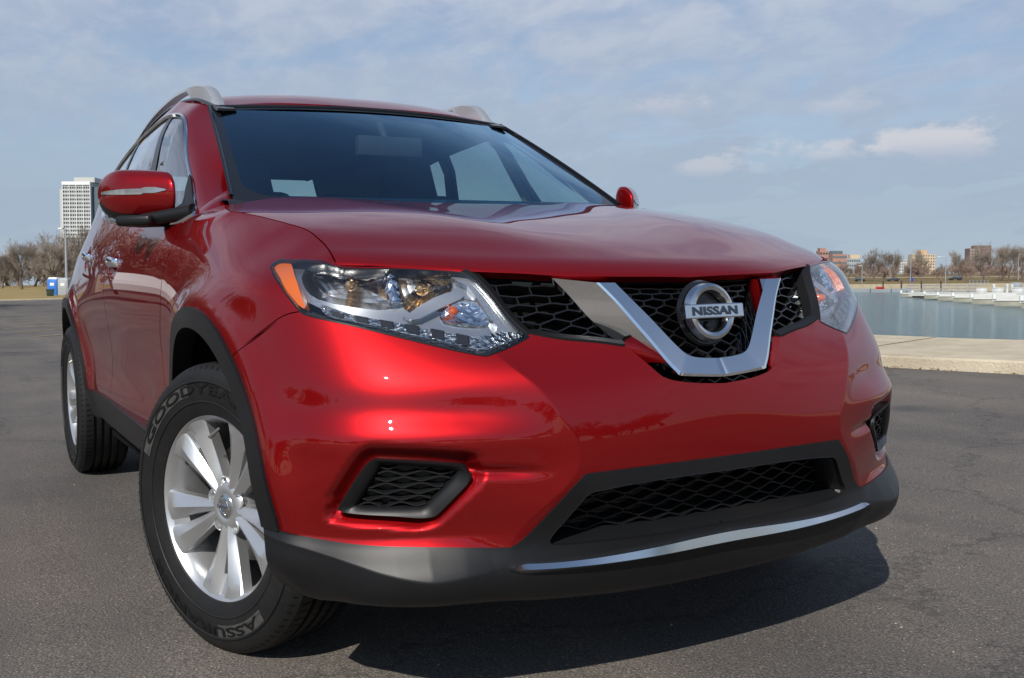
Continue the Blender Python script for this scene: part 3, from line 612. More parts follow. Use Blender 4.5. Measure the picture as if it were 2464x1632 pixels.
lab[inside(c, seam_s)] = 'gap1'
lab[inside(c, ring)] = 'lip'
lab[inside(c, arch_hole)] = 'hole'
lab[inside(c, gap_poly) & ~((c[:, 0] < 2.13) & (c[:, 1] > .965))] = 'hole'
lab[inside(c, gap_s) & (c[:, 1] < .965)] = 'gap2'
lab[(lab == 'fender') & (c[:, 1] < .36)] = 'hole'
TA = {k: T[lab == k] for k in set(lab)}
uvA = uv
def both(name, fn, uvs, Ts, mat, par, **k):
    return [skin(name, fn, uvs, Ts, mat, p, (s,), **k) for s, p in zip((-1, 1), par if isinstance(par, (list, tuple)) else (par, par))]
bumper = skin('front_bumper', A, uv, TA['bumper'], M['paint'], car, (-1, 1), flange=.016)
chin_o = skin('bumper_cladding', A, uv, TA['chin'], M['black'], bumper, (-1, 1), off=.004, flange=.03)
for q_ in ('gap1', 'gap2'): both('panel_gap', A, uv, TA[q_], M['dark'], bumper, off=-.010, flange=0)
# hood
hc = D['hood_cut']; hcs = smooth_line(hc, 4)
hcs = np.vstack([[[.005, hcs[0, 1]+.002]], hcs])
rear = np.array([[.72, .745], [.80, .70], [.92, .62], [1.05, .45], [1.10, .2], [1.11, 0]])
hood_half = np.vstack([hcs, rear])
hood_poly = np.vstack([hood_half, (hood_half*[1, -1])[::-1][1:], [[.005, -.5], [.005, -.3], [.005, 0], [.005, .3], [.005, .5]]])
hu = np.unique(np.concatenate([np.linspace(-.004, .05, 16), np.linspace(.06, 1.12, 80)])); hv = np.linspace(-.81, .81, 110)
uvh, Th = cdt(hu, hv, [hood_poly]); Th = Th[inside(uvh[Th].mean(1), hood_poly)]
hood_o = skin('hood', Hd, uvh, Th, M['paint'], car, (1,), flange=.022, flip=True)
# fenders, arch lips
fenders = both('fender', A, uv, TA['fender'], M['paint'], car, flange=.016)
both('wheel_arch_trim', A, uv, TA['lip'], M['black'], fenders, off=.009, flange=.05)

# ---- skin B: doors, pillars, quarter panel, glass
rear_c = arch_poly(bodyB, WR, .443, (4.29, .6), -10, 190); rear_o = arch_poly(bodyB, WR, .489, (4.29, .6), -12, 192)
rhole = np.vstack([rear_c, [[rear_c[-1, 0], .25], [rear_c[0, 0], .25]]]); rring = np.vstack([rear_o, rear_c[::-1]])
wo = np.array([[3.80, 1.225], [3.70, 1.185], [3.50, 1.155], [3.20, 1.136], [2.70, 1.112], [2.30, 1.090], [2.06, 1.083], [1.985, 1.085], [1.93, 1.098], [1.872, 1.119],
      [1.905, 1.20], [1.875, 1.28], [1.825, 1.345], [1.785, 1.405], [1.795, 1.445], [1.845, 1.475], [1.95, 1.496], [2.15, 1.506], [2.45, 1.507], [2.75, 1.500], [3.05, 1.490], [3.35, 1.475], [3.65, 1.452], [3.95, 1.42], [4.15, 1.385], [4.22, 1.355], [4.10, 1.315], [3.93, 1.265]])
wo = smooth_line(wo, 3, True)
def inset(fn, poly, w):
    p = np.vstack([poly[-3:], poly, poly[:3]]); o = offset_line(fn, p, w)[3:-3]
    return o
wi = inset(bodyB, wo, .020)
if not inside(wi[:1], wo)[0]: wi = inset(bodyB, wo, -.020)
ws = inset(bodyB, wo, .030 if inside(inset(bodyB, wo, .030)[:1], wo)[0] else -.030)
bp = np.array([[2.655, 1.09], [2.475, 1.30], [2.30, 1.45], [2.28, 1.53], [2.42, 1.53], [2.45, 1.45], [2.60, 1.30], [2.765, 1.09]])   # black post between the door windows
cp = np.array([[3.47, 1.12], [3.42, 1.25], [3.33, 1.40], [3.30, 1.50], [3.38, 1.50], [3.40, 1.40], [3.50, 1.25], [3.55, 1.12]])
gap_dd = smooth_line(np.array([[2.67, 1.112], [2.86, 1.06], [2.95, 1.018], [2.995, .96], [3.03, .88], [3.07, .80], [3.13, .70], [3.19, .60], [3.225, .52], [3.24, .43]]), 4)
gap_rd = smooth_line(np.array([[3.80, 1.225], [3.92, 1.14], [3.95, 1.05], [3.93, .97], [3.86, .88], [3.80, .80], [3.74, .70], [3.70, .60], [3.68, .52], [3.67, .43]]), 4)
s_dd, s_rd, s_fd = strip(bodyB, gap_dd, .005), strip(bodyB, gap_rd, .005), strip(bodyB, gap_fd, .005)
SILL = .436
afs = smooth_line(np.vstack([[[1.50, 1.22]], D['seam_af'], [[1.876, 1.128]], [[1.90, 1.12]]]), 4); s_af = strip(bodyB, afs, .004)
rw = np.array([[5.10, 1.20], [5.12, 1.53], [6.0, 1.54], [6.0, 1.19]])      # tailgate window
ub = np.unique(np.concatenate([np.linspace(_UB[0], 2.3, 64), np.linspace(2.31, 3.9, 95), np.linspace(3.92, _UB[-1], 80)]))
vb = np.unique(np.concatenate([np.linspace(.31, .46, 12), np.linspace(.47, 1.08, 44), np.linspace(1.09, 1.56, 46)]))
sill_line = np.array([[1.6, SILL], [4.2, SILL]])
uvb, Tb = cdt(ub, vb, [rhole, rring, wo, wi, bp, cp, s_dd, s_rd, s_fd, rw], [sill_line, afs-[0, .04]])
c = uvb[Tb].mean(1)
fd_x = np.interp(c[:, 1], gap_fd[::-1, 1][np.argsort(gap_fd[::-1, 1])], gap_fd[::-1, 0][np.argsort(gap_fd[::-1, 1])])
dd_x = np.interp(c[:, 1], gap_dd[::-1, 1], gap_dd[::-1, 0]); rd_x = np.interp(c[:, 1], gap_rd[::-1, 1], gap_rd[::-1, 0])
lab = np.full(len(Tb), 'quarter', dtype=object)
lab[c[:, 0] < rd_x] = 'rear_door'; lab[c[:, 0] < dd_x] = 'front_door'
af_v = np.interp(c[:, 0], afs[:, 0], afs[:, 1])
above = (c[:, 1] > 1.118) | inside(c, wo)
up = (c[:, 1] > np.where(c[:, 0] < 1.876, af_v-.04, 1.10)) & ~inside(c, wo) & ((c[:, 1] > 1.30) | (c[:, 0] < 1.93) | (c[:, 0] > 3.85))
lab[up & (c[:, 0] < 4.0)] = 'pillar'
lab[(c[:, 0] > 3.6) & (c[:, 1] > 1.13) & ~inside(c, wo)] = 'quarter'
lab[(c[:, 1] > 1.30) & (c[:, 0] < 4.4) & ~inside(c, wo)] = 'pillar'
lab[(c[:, 0] < fd_x) & (c[:, 1] < np.where(c[:, 0] < 1.876, af_v-.04, 1.135)) & (c[:, 1] < 1.22)] = 'hole'
lab[inside(c, wo)] = 'frame'
lab[inside(c, wi)] = 'glass'
lab[inside(c, bp) & inside(c, wi)] = 'post'; lab[inside(c, cp) & inside(c, wi)] = 'post2'
low = (c[:, 1] < SILL) & (c[:, 0] > fd_x) & (c[:, 0] < 4.2); lab[low] = 'sill'
for s, q_ in ((s_dd, 'gap1'), (s_rd, 'gap2')): lab[inside(c, s) & (c[:, 1] > SILL) & (lab != 'frame') & (lab != 'glass')] = q_
lab[inside(c, s_fd) & (c[:, 1] < 1.12)] = 'gap3'
lab[inside(c, rring)] = 'lip'; lab[inside(c, rhole)] = 'hole'
lab[inside(c, rw)] = 'rear_glass'
lab[(c[:, 0] > 5.02) & (lab == 'quarter')] = 'tailgate'
TBl = {k: Tb[lab == k] for k in set(lab)}
for q_ in ('gap1', 'gap2', 'gap3'): both('panel_gap', B, uvb, TBl[q_], M['dark'], fenders, off=-.012, flange=0)
fdoors = both('front_door', B, uvb, TBl['front_door'], M['paint'], car, flange=.016)
rdoors = both('rear_door', B, uvb, TBl['rear_door'], M['paint'], car, flange=.016)
both('sill_trim', B, uvb, TBl['sill'], M['black'], car, off=.010, flange=.06)
quarters = both('rear_quarter_panel', B, uvb, TBl['quarter'], M['paint'], car, flange=.012)
both('wheel_arch_trim', B, uvb, TBl['lip'], M['black'], quarters, off=.009, flange=.05)
both('roof_pillar', B, uvb, TBl['pillar'], M['paint'], car, flange=.012)
tail = skin('tailgate', B, uvb, TBl['tailgate'], M['paint'], car, (-1, 1), flange=.012)
skin('rear_window', B, uvb, TBl['rear_glass'], M['side_glass'], tail, (-1, 1), off=-.004, flange=0)
for q_ in ('post', 'post2'): both('window_post', B, uvb, TBl[q_], M['gloss_black'], rdoors, off=-.003, flange=.02)
both('side_window', B, uvb, TBl['glass'], M['side_glass'], fdoors, off=-.006, flange=0)
for s, p in zip((-1, 1), fdoors):
    skin('window_surround', B, uvb, TBl['frame'], M['gloss_black'], p, (s,), off=-.002, flange=.02)
    rg = []
    for w, h in ((.001, -.002), (.004, .005), (.012, .006), (.016, -.002)):
        l = offset_line(bodyB, np.vstack([wo[-3:], wo, wo[:3]]), w if inside(inset(bodyB, wo, .03)[:1], wo)[0] else -w)[3:-2]
        rg.append(B(l[:, 0], l[:, 1])+normal(bodyB, l[:, 0], l[:, 1])*h)
    sweep('chrome_window_trim', np.stack(rg, 1), M['chrome'], p, sides=(s,), cap=False)
# ---- roof, windscreen
ru = np.linspace(-3.22, -.985, 60); rv = np.linspace(-.985, .985, 48)
uvr, Tr = cdt(ru, rv, [np.array([[-.99, -.98], [-.99, .98], [-3.2, .98], [-3.2, -.98]])])
def Rf(u, v):
    s2 = 1-v*v; uu = u-.0*s2
    front = -1.06+.08*s2
    w = sst(-1.35, -.985, u); uu = u*(1-w)+w*(front-.003+(u+.985)*1.0)
    return roof(uu, v)
roof_o = skin('roof', Rf, uvr, Tr, M['paint'], car, (1,), flange=.02)
su = np.linspace(-1, 1, 60); sv = np.linspace(-.03, 1, 30)
bu = .955; bt = .955; bb = .05
band = np.array([[-bu, bb], [bu, bb], [bu-.005, bt], [-bu+.005, bt]])
rc = []
for (cx, cy, a0) in ((bu-.09, bb+.09, -90), (bu-.05, bt-.05, 0), (-bu+.05, bt-.05, 90), (-bu+.09, bb+.09, 180)):
    r_ = .09 if cy < .5 else .05
    rc += [(cx+r_*math.cos(R(a0+k*15)), cy+r_*math.sin(R(a0+k*15))) for k in range(7)]
band = np.array(rc)
uvs, Ts = cdt(su, sv, [band]); inb = inside(uvs[Ts].mean(1), band)
ws_o = skin('windshield', screen, uvs, Ts[inb], M['windscreen'], car, (1,), flange=0)
skin('windshield_border', screen, uvs, Ts[~inb], M['frit'], ws_o, (1,), flange=.01)
for s in (-1, 1):
    t = np.linspace(.0, 1, 40); P = screen(np.full(40, float(s)), t); MB().tube(P+np.array([0, s*.004, .003]), .0065, 6).obj('windshield_seal', M['gloss_black'], ws_o)
t = np.linspace(-1, 1, 40); MB().tube(screen(t, np.ones(40))+[0, 0, .002], .0055, 6).obj('windshield_seal', M['gloss_black'], ws_o)
_fl = afs-[0, .04]; _a = B(_fl[:, 0], _fl[:, 1]); _n = normal(bodyB, _fl[:, 0], _fl[:, 1])
for s in (-1, 1): sweep('pillar_foot', np.stack([_a+_n*.001, _a+[.05, .004, -.010], _a+[.10, .008, -.035], _a+[.16, .01, -.09]], 1), M['paint'], fenders[0 if s < 0 else 1], closed_ring=False, cap=False, sides=(s,), angle=80)
cw = np.linspace(-1.06, 1.06, 40); c1_ = screen(np.clip(cw, -1, 1), np.full(40, -.01))+np.stack([0*cw, .697*(cw-np.clip(cw, -1, 1)), 0*cw-.004], 1)
c2_ = c1_+[.10, 0, -.012]; c3_ = c1_+[.26, 0, -.10]
mesh_obj('cowl_panel', np.concatenate([c1_, c2_, c3_]), [(k, k+1, k+41, k+40) for k in list(range(39))+list(range(40, 79))], M['black'], ws_o)
skin('hood_underside', Hd, uvh, Th, M['dark'], hood_o, (1,), off=-.030, flange=0, flip=True)
# ---- cabin lining and seats
lin = np.concatenate([TBl[k] for k in ('pillar', 'frame', 'post', 'post2')]+[Tb[(lab == 'quarter') & (c[:, 1] > 1.13)], TBl['tailgate'][uvb[TBl['tailgate']].mean(1)[:, 1] > 1.13]])
cabin = skin('cabin_lining', bodyB, uvb, lin, M['liner'], car, (-1, 1), off=-.035, flange=0)
skin('headliner', Rf, uvr, Tr, M['liner'], cabin, (1,), off=-.035, flange=0)
lowT = np.concatenate([TBl[k] for k in ('front_door', 'rear_door', 'quarter', 'tailgate')]); lowT = lowT[uvb[lowT].mean(1)[:, 1] < 1.16]
skin('door_lining', bodyB, uvb, lowT, M['interior'], cabin, (-1, 1), off=-.06, flange=0)
mb = MB(); mb.box((-1.9, 0, .30), (1.7, .80, .05)); mb.box((-.42, 0, .98), (.20, .72, .08)); mb.box((-.30, 0, .55), (.05, .78, .30)); mb.box((-3.0, 0, .60), (.35, .65, .25))
mb.obj('floor_and_dashboard', M['interior'], cabin, bevel=.03)
def seat(x, y, w, h):
    m = MB(); m.box((x, y, .62), (.27, w, .09)); m.obj('seat_cushion', M['seat'], cabin, bevel=.05, seg=3)
    rt = Matrix.Rotation(R(-14), 3, 'Y'); m = MB(); m.box((x-.30, y, .66+h/2), (.07, w*.95, h/2), rt, .86); m.obj('seat_back', M['seat'], cabin, bevel=.05, seg=3)
def headrest(x, y, z, w=.13):
    m = MB(); m.box((x, y, z), (.045, w, .10), Matrix.Rotation(R(-12), 3, 'Y'), .82); m.box((x+.02, y-.06, z-.13), (.008, .008, .08)); m.box((x+.02, y+.06, z-.13), (.008, .008, .08))
    m.obj('headrest', M['seat'], cabin, bevel=.03, seg=3)
for y in (-.37, .37): seat(-1.12, y, .25, .62); headrest(-1.52, y, 1.33)
seat(-2.05, 0, .62, .58)
for y in (-.42, 0, .42): headrest(-2.45, y, 1.25, .12)
m = MB(); m.lathe([(.185+.016*math.cos(R(a)), .016*math.sin(R(a))) for a in range(0, 361, 45)], 32, 'x', (0, 0, 0)); m.box((0, 0, 0), (.02, .17, .03)); m.box((0, 0, -.07), (.02, .03, .08))
o = m.obj('steering_wheel', M['interior'], cabin); o.location = (-.72, .37, .98); o.rotation_euler = (0, R(-25), 0)
m = MB(); m.box((-.84, 0, 1.392), (.020, .125, .036)); m.tube([(-.85, 0, 1.40), (-.93, 0, 1.49)], .014); m.obj('rear_view_mirror', M['bezel'], cabin, bevel=.014)
# ---- underbody and wheel housings
m = MB(); m.box((-1.45, 0, .26), (2.0, .62, .05)); m.box((.42, 0, .52), (.22, .50, .26)); m.box((.60, 0, .57), (.02, .58, .31)); m.box((-1.4, 0, .29), (.78, .80, .05)); m.box((-3.4, 0, .42), (.22, .62, .10))
m.obj('underbody', M['dark'], car)
for cx, nm in ((WC[0], 'wheel_housing'), (WR[0], 'wheel_housing')):
    for s in (-1, 1):
        w = .93 if cx > 0 else .88
        m = MB(); m.lathe([(.455, s*(w-.045)), (.455, s*.50), (.0, s*.50)], 40, 'y', (cx, 0, .36), R(0), R(183))
        m.obj(nm, M['dark'], car)
# ================================================================= front details
def An(u, v, off):
    u = np.asarray(u, float); v = np.asarray(v, float); return A(u, v)+normal(bodyA, u, v)*np.asarray(off, float)[..., None]
def ribs(name, poly, pitch, rows, amp, off, mat, parent, sides, vfun, depth=.018, th=.0018, phase0=0., hole=None):
    """honeycomb of zigzag ribs on the skin, clipped to a (u,v) outline.  vfun(height 0..1) gives v"""
    mb = MB(); p = np.asarray(poly); u0, u1 = p[:, 0].min(), p[:, 0].max()
    def rib(us, vs):
        m = inside(np.stack([us, vs], 1), p) & ~(inside(np.stack([us, vs], 1), hole) if hole is not None else False); i = 0
        while i < len(us):
            if not m[i]: i += 1; continue
            j = i
            while j+1 < len(us) and m[j+1]: j += 1
            if j-i >= 2:
                k = slice(i, j+1); u_, v_ = us[k], vs[k]
                P = An(u_, v_, np.full(len(u_), off)); n = normal(bodyA, u_, v_)
                t = np.gradient(P, axis=0); b = np.cross(n, t); b /= np.linalg.norm(b, axis=1, keepdims=True)+1e-9
                rg = np.stack([P+b*th, P-b*th, P-n*depth-b*th*.6, P-n*depth+b*th*.6], 1)
                for s in sides:
                    V = (rg*np.array([1, s, 1])).reshape(-1, 3); L = len(P)
                    mb.add(V, [(a*4+q, a*4+(q+1) % 4, a*4+4+(q+1) % 4, a*4+4+q) for a in range(L-1) for q in range(4)])
            i = j+1
    n = int((u1-u0)/pitch*16)+20
    us = np.linspace(u0-pitch, u1+pitch, n)
    for r in range(rows):
        ph = (.5 if r % 2 else 0)+phase0
        tri = np.abs(((us/pitch+ph) % 1)*2-1)*2-1
        tri = np.clip(tri*1.25, -1, 1)
        rib(us, vfun((r+.5)/rows)+tri*amp)
        # short struts joining rows at the crests
        if r < rows-1:
            k0 = int(np.floor(u0/pitch))-1
            for k in range(k0, int(u1/pitch)+2):
                uc = (k-ph)*pitch if True else 0
                va, vb2 = vfun((r+.5)/rows)+amp, vfun((r+1.5)/rows)-amp
                if vb2 > va+.001: rib(np.full(6, uc+1e-4)+np.linspace(0, 1e-4, 6), np.linspace(va, vb2, 6))
    return mb.obj(name, mat, parent, smooth=False)
# upper grille: back panel, honeycomb, gloss frame, chrome V, badge
grille = skin('upper_grille', A, uvA, TA['grille'], M['dark'], car, (-1, 1), off=-.075, flange=0)
gz = lambda h: .675+(1.035-.675)*h
def gv(h):  # even spacing in real height between the lower lip and the hood edge
    hh = np.linspace(.66, 1.04, 60); z = bodyA(np.full(60, .22), hh)[:, 2]
    return float(np.interp(z[0]+(z[-1]-z[0])*h, z, hh))
grl_open = grl[grl[:, 0] > -.02]
ribs('honeycomb', grl, .054, 15, .0046, -.030, M['gloss_black'], grille, (-1, 1), gv, depth=.03, th=.0016, hole=np.vstack([smooth_line(D['v_out'], 3), smooth_line(D['v_in'], 3)[::-1]]))
def frame(name, line, spec, mat, par, sides=(-1, 1), fn=None):
    rg = []
    for w, h in spec:
        l = offset_line(bodyA, line, w); rg.append(An(l[:, 0], l[:, 1], np.full(len(l), h)))
    return sweep(name, np.stack(rg, 1), mat, par, sides=sides, cap=True)
gfl = np.vstack([[hl[k] for k in range(9*3, 14*3+1)], smooth_line(gl, 3)[3:17]])
gfl = resample(gfl, .012)
_g = offset_line(bodyA, gfl, .01); _sg = 1 if inside(_g, grl).mean() > .5 else -1
for s in (-1, 1): frame('grille_frame', gfl, ((.0, -.002), (.005*_sg, .002), (.020*_sg, -.010), (.024*_sg, -.05), (.0, -.05)), M['black'], grille, (s,))
def vpath(k, off):
    l = smooth_line(D[k], 4); l = l[l[:, 0] > .001]; l = np.vstack([l, [[0, l[-1, 1]]]]); d = np.concatenate([[0], np.cumsum(np.hypot(*np.diff(l, axis=0).T))])
    return l
def resamp_n(p, n):
    d = np.concatenate([[0], np.cumsum(np.linalg.norm(np.diff(p, axis=0), axis=1))]); x = np.linspace(0, d[-1], n)
    return np.stack([np.interp(x, d, p[:, i]) for i in range(3)], 1)
def v3(k):
    l = smooth_line(D[k], 4); l = l[l[:, 1] > .002]; P = np.vstack([l, [[l[-1, 0]+.002, 0, l[-1, 2]]]])
    e = (P[-1]-P[0])/np.linalg.norm(P[-1]-P[0]); j = int(np.argmax(np.linalg.norm(np.cross(P-P[0], e), axis=1)))
    return np.vstack([resamp_n(P[:j+1], 44), resamp_n(P[j:], 24)[1:]])
vi, vc, vo = v3('v3_in'), v3('v3_cr'), v3('v3_out')
nin = np.array([-.05, 0, 0])
rings = np.stack([vi+nin, vi, vi*.14+vc*.86+np.array([.003, 0, 0]), vc, vo, vo+nin*.4], 1)
vo_ = sweep('chrome_v_bar', np.concatenate([rings, (rings*[1, -1, 1])[::-1][1:]], 0), M['chrome'], grille, angle=22)
_gp = resample(smooth_line(gl[6:10], 6), .004); _gp = np.stack([np.interp(np.linspace(0, 1, 20), np.linspace(0, 1, len(_gp)), _gp[:, i]) for i in (0, 1)], 1)
_e1 = A(_gp[:, 0], _gp[:, 1]); _k0 = int(np.argmin(abs(vo[:44, 2]-.772))); _e2 = resamp_n(vo[_k0:44], 20)
for s in (-1, 1): sweep('lip_return', np.stack([_e1, _e1*.5+_e2*.5+[-.008, 0, 0], _e2+[-.006, 0, -.002]], 1), M['paint'], bumper, closed_ring=False, cap=False, sides=(s,), angle=80)
# badge: ring with bar and dark lettering, on a black disc
bz = .826
bc = np.array([.918, 0, bz]); tilt = R(-9)
badge = empty('badge', tuple(bc), parent=grille); badge.rotation_euler = (0, tilt, 0)
def ring_mesh(r0, r1, h0, h1, n=72):
    m = MB(); m.lathe([(r0, h0), (r0+.003, h1), ((r0+r1)/2, h1+.003), (r1-.004, h1), (r1, h0), (r0, h0)], n, 'x'); return m
m = ring_mesh(.0445, .0655, -.012, .006); br = m.obj('badge_ring', M['satin'], badge)
m = MB(); m.lathe([(.001, -.016), (.070, -.016), (.074, -.026)], 60, 'x'); m.obj('badge_backing', M['gloss_black'], badge)
n = 15; ys = np.linspace(-.082, .082, n); prof = lambda y: .016-.35*y*y
rg = np.array([[(prof(y)-.016, y, -.0155), (prof(y)-.002, y, -.0155), (prof(y), y, -.0135), (prof(y), y, .0135), (prof(y)-.002, y, .0155), (prof(y)-.016, y, .0155)] for y in ys])
sweep('badge_bar', rg, M['satin'], badge)
tv, tf = text_mesh('NISSAN', .029, .0008, .0011, 1.02)
w = tv[:, 0].max()-tv[:, 0].min(); h = tv[:, 1].max()-tv[:, 1].min(); tx = tv[:, 0]-(tv[:, 0].max()+tv[:, 0].min())/2; ty = tv[:, 1]-(tv[:, 1].max()+tv[:, 1].min())/2
yy = tx*(.128/w); zz_ = ty*(.0195/h)
mesh_obj('badge_lettering', np.stack([prof(yy)+.0006+tv[:, 2], yy, zz_], 1), tf, M['letter_dark'], badge, smooth=False)
m = MB(); m.lathe([(.0, .004), (.006, .004), (.009, .001), (.009, -.01)], 20, 'x', (-.012, 0, -.028)); m.obj('camera_lens', M['gloss_black'], badge)

# lower grille, chin strip
lower = skin('lower_grille', A, uvA, TA['lower'], M['radiator'], bumper, (-1, 1), off=-.10, flange=0)
lgp = np.vstack([lg])
ribs('lower_honeycomb', lgp, .078, 8, .0050, -.052, M['black'], car and bumper, (-1, 1), lambda h: .355+(.487-.355)*h, depth=.030, th=.0016)
lgl = np.vstack([[[.0, .4817]], lo[::-1], ll, [[0, .3608]]]); lgl = resample(smooth_line(lgl[::2], 2), .010)
frame('grille_surround', lgl, ((.000, .0045), (.006, .002), (-.006, -.02), (-.012, -.07), (.014, -.07)), M['black'], bumper)
st_, sb_ = smooth_line(D['strip_top'], 3), smooth_line(D['strip_bot'], 3)
def half(l):
    l = l[l[:, 0] > 0]; l = np.vstack([l, [[0, l[-1, 1]]]]); return resample(l, np.hypot(*np.diff(l, axis=0).T).sum()/40)[:41]
_f = lambda l: np.polyfit(l[(l[:, 0] > .02) & (l[:, 0] < .42), 0]**2, l[(l[:, 0] > .02) & (l[:, 0] < .42), 1], 2)
_u = np.concatenate([np.linspace(.468, .42, 10), np.linspace(.41, 0, 40)]); _t = np.polyval(_f(st_), _u**2); _b = np.polyval(_f(sb_), _u**2)
_w = sst(.472, .425, _u); _m = _t*.35+_b*.65; _t = _m+(_t-_m)*_w; _b = _m+(_b-_m)*_w
So = lambda v, o: bodyA(_u, v)+normal(bodyA, _u, v)*np.full((len(_u), 1), o)
rg = np.stack([So(_t, .002), So(_t-.001, .012), So(_b+.003, .019), So(_b-.006, .004)], 1)
rg = np.concatenate([rg, (rg*[1, -1, 1])[::-1][1:]], 0)
sweep('chrome_strip', rg, M['satin'], bumper)
# fog lamp blanks
fo, fi = smooth_line(D['fog_out'], 4, True), smooth_line(D['fog_in'], 4, True)
def match(l, n=90):
    c = l.mean(0); l = np.vstack([l, l[:1]]); d = np.concatenate([[0], np.cumsum(np.hypot(*np.diff(l, axis=0).T))])
    return np.stack([np.interp(np.linspace(0, d[-1], n, endpoint=False), d, l[:, i]) for i in (0, 1)], 1)
def ray_match(l, c, n=120):
    o = []
    cl = np.vstack([l, l[:1]])
    for a in np.linspace(0, 2*math.pi, n, endpoint=False):
        d = np.array([math.cos(a), math.sin(a)]); best = 0
        for p, q in zip(cl[:-1], cl[1:]):
            e = q-p; den = d[0]*e[1]-d[1]*e[0]
            if abs(den) < 1e-12: continue
            w = p-c; t = (w[0]*e[1]-w[1]*e[0])/den; s_ = (w[0]*d[1]-w[1]*d[0])/den
            if t > 0 and -1e-9 <= s_ <= 1+1e-9: best = max(best, t)
        o.append(c+d*best)
    return np.array(o)
fc = fi.mean(0); fo_, fi_ = ray_match(fo, fc), ray_match(fi, fc)
BASE = lambda q, o: bodyA(q[:, 0], q[:, 1])+normal(bodyA, q[:, 0], q[:, 1])*o
lerp = lambda t: fo_*(1-t)+fi_*t
fog_spec = ((0, -.034), (.04, -.008), (.16, -.003), (.45, -.006), (.80, -.013), (.92, -.018), (1.0, -.034))
for s in (-1, 1):
    fp = empty('fog_lamp_cover', parent=bumper)
    rg = np.stack([BASE(lerp(t), o) for t, o in fog_spec], 1); rg = np.concatenate([rg, rg[:1]], 0)
    sweep('cover_frame', rg, M['black'], fp, closed_ring=False, sides=(s,), cap=False, angle=30)
    uf, Tf = cdt(np.linspace(fi[:, 0].min()-.01, fi[:, 0].max()+.01, 30), np.linspace(fi[:, 1].min()-.01, fi[:, 1].max()+.01, 20), [fi])
    skin('cover_back', bodyA, uf, Tf[inside(uf[Tf].mean(1), fi)], M['black'], fp, (s,), off=-.040, flange=0)
    pitch, rows = .066, 7; v0, v1 = fi[:, 1].min(), fi[:, 1].max()
    mb = MB()
    us = np.linspace(fi[:, 0].min()-.1, fi[:, 0].max()+.1, 260)
    for r in range(rows):
        tri = np.clip((np.abs(((us/pitch+(.5 if r % 2 else 0)) % 1)*2-1)*2-1)*1.3, -1, 1); vs = v0+(v1-v0)*(r+.5)/rows+tri*.0042
        ins = inside(np.stack([us, vs], 1), fi); i = 0
        while i < len(us):
            if not ins[i]: i += 1; continue
            j = i
            while j+1 < len(us) and ins[j+1]: j += 1
            if j-i > 3:
                q = np.stack([us[i:j+1], vs[i:j+1]], 1); P = BASE(q, -.022); nn = normal(bodyA, q[:, 0], q[:, 1]); up_ = np.array([0, 0, 1.])
                g = np.stack([P+up_*.0013, P-up_*.0013, P-nn*.02-up_*.001, P-nn*.02+up_*.004], 1); V = (g*[1, s, 1]).reshape(-1, 3)
                mb.add(V, [(a*4+k, a*4+(k+1) % 4, a*4+4+(k+1) % 4, a*4+4+k) for a in range(len(P)-1) for k in range(4)])
            i = j+1
    mb.obj('cover_honeycomb', M['black'], fp, smooth=False)
    # dark return behind the cover so that no gap shows light
    skin('cover_recess', bodyA, uvA, TA['fog'], M['dark'], fp, (s,), off=-.055, flange=0)

# ---- headlights (inner parts are set back along one level direction, not along the skin's normal)
LD = np.array([.80, .60, 0])
LB = lambda q, o: bodyA(q[:, 0], q[:, 1])+LD*np.asarray(o, float).reshape(-1, 1)
def sub_patch(name, poly, off, mat, par, s, bowl=0, step=.010, fl=.015, dz=0):
    p = smooth_line(poly, 3, True); cc = p.mean(0)
    u_, T_ = cdt(np.linspace(p[:, 0].min()-.004, p[:, 0].max()+.004, max(6, int(np.ptp(p[:, 0])/step))), np.linspace(p[:, 1].min()-.004, p[:, 1].max()+.004, max(6, int(np.ptp(p[:, 1])/step))), [p])
    T_ = T_[inside(u_[T_].mean(1), p)]
    rm = np.abs(sdist(np.array([cc]), p))[0]
    def f(u, v):
        P = bodyA(u, v); n_ = np.tile(LD, (len(u), 1))
        d = off-bowl*np.clip(sdist(np.stack([u, v], 1), p)/rm, 0, 1)**.5 if bowl else np.full(len(u), off)
        return P+n_*d[:, None]+np.array([0, 0, dz])
    return skin(name, f, u_, T_, mat, par, (s,), flange=fl)
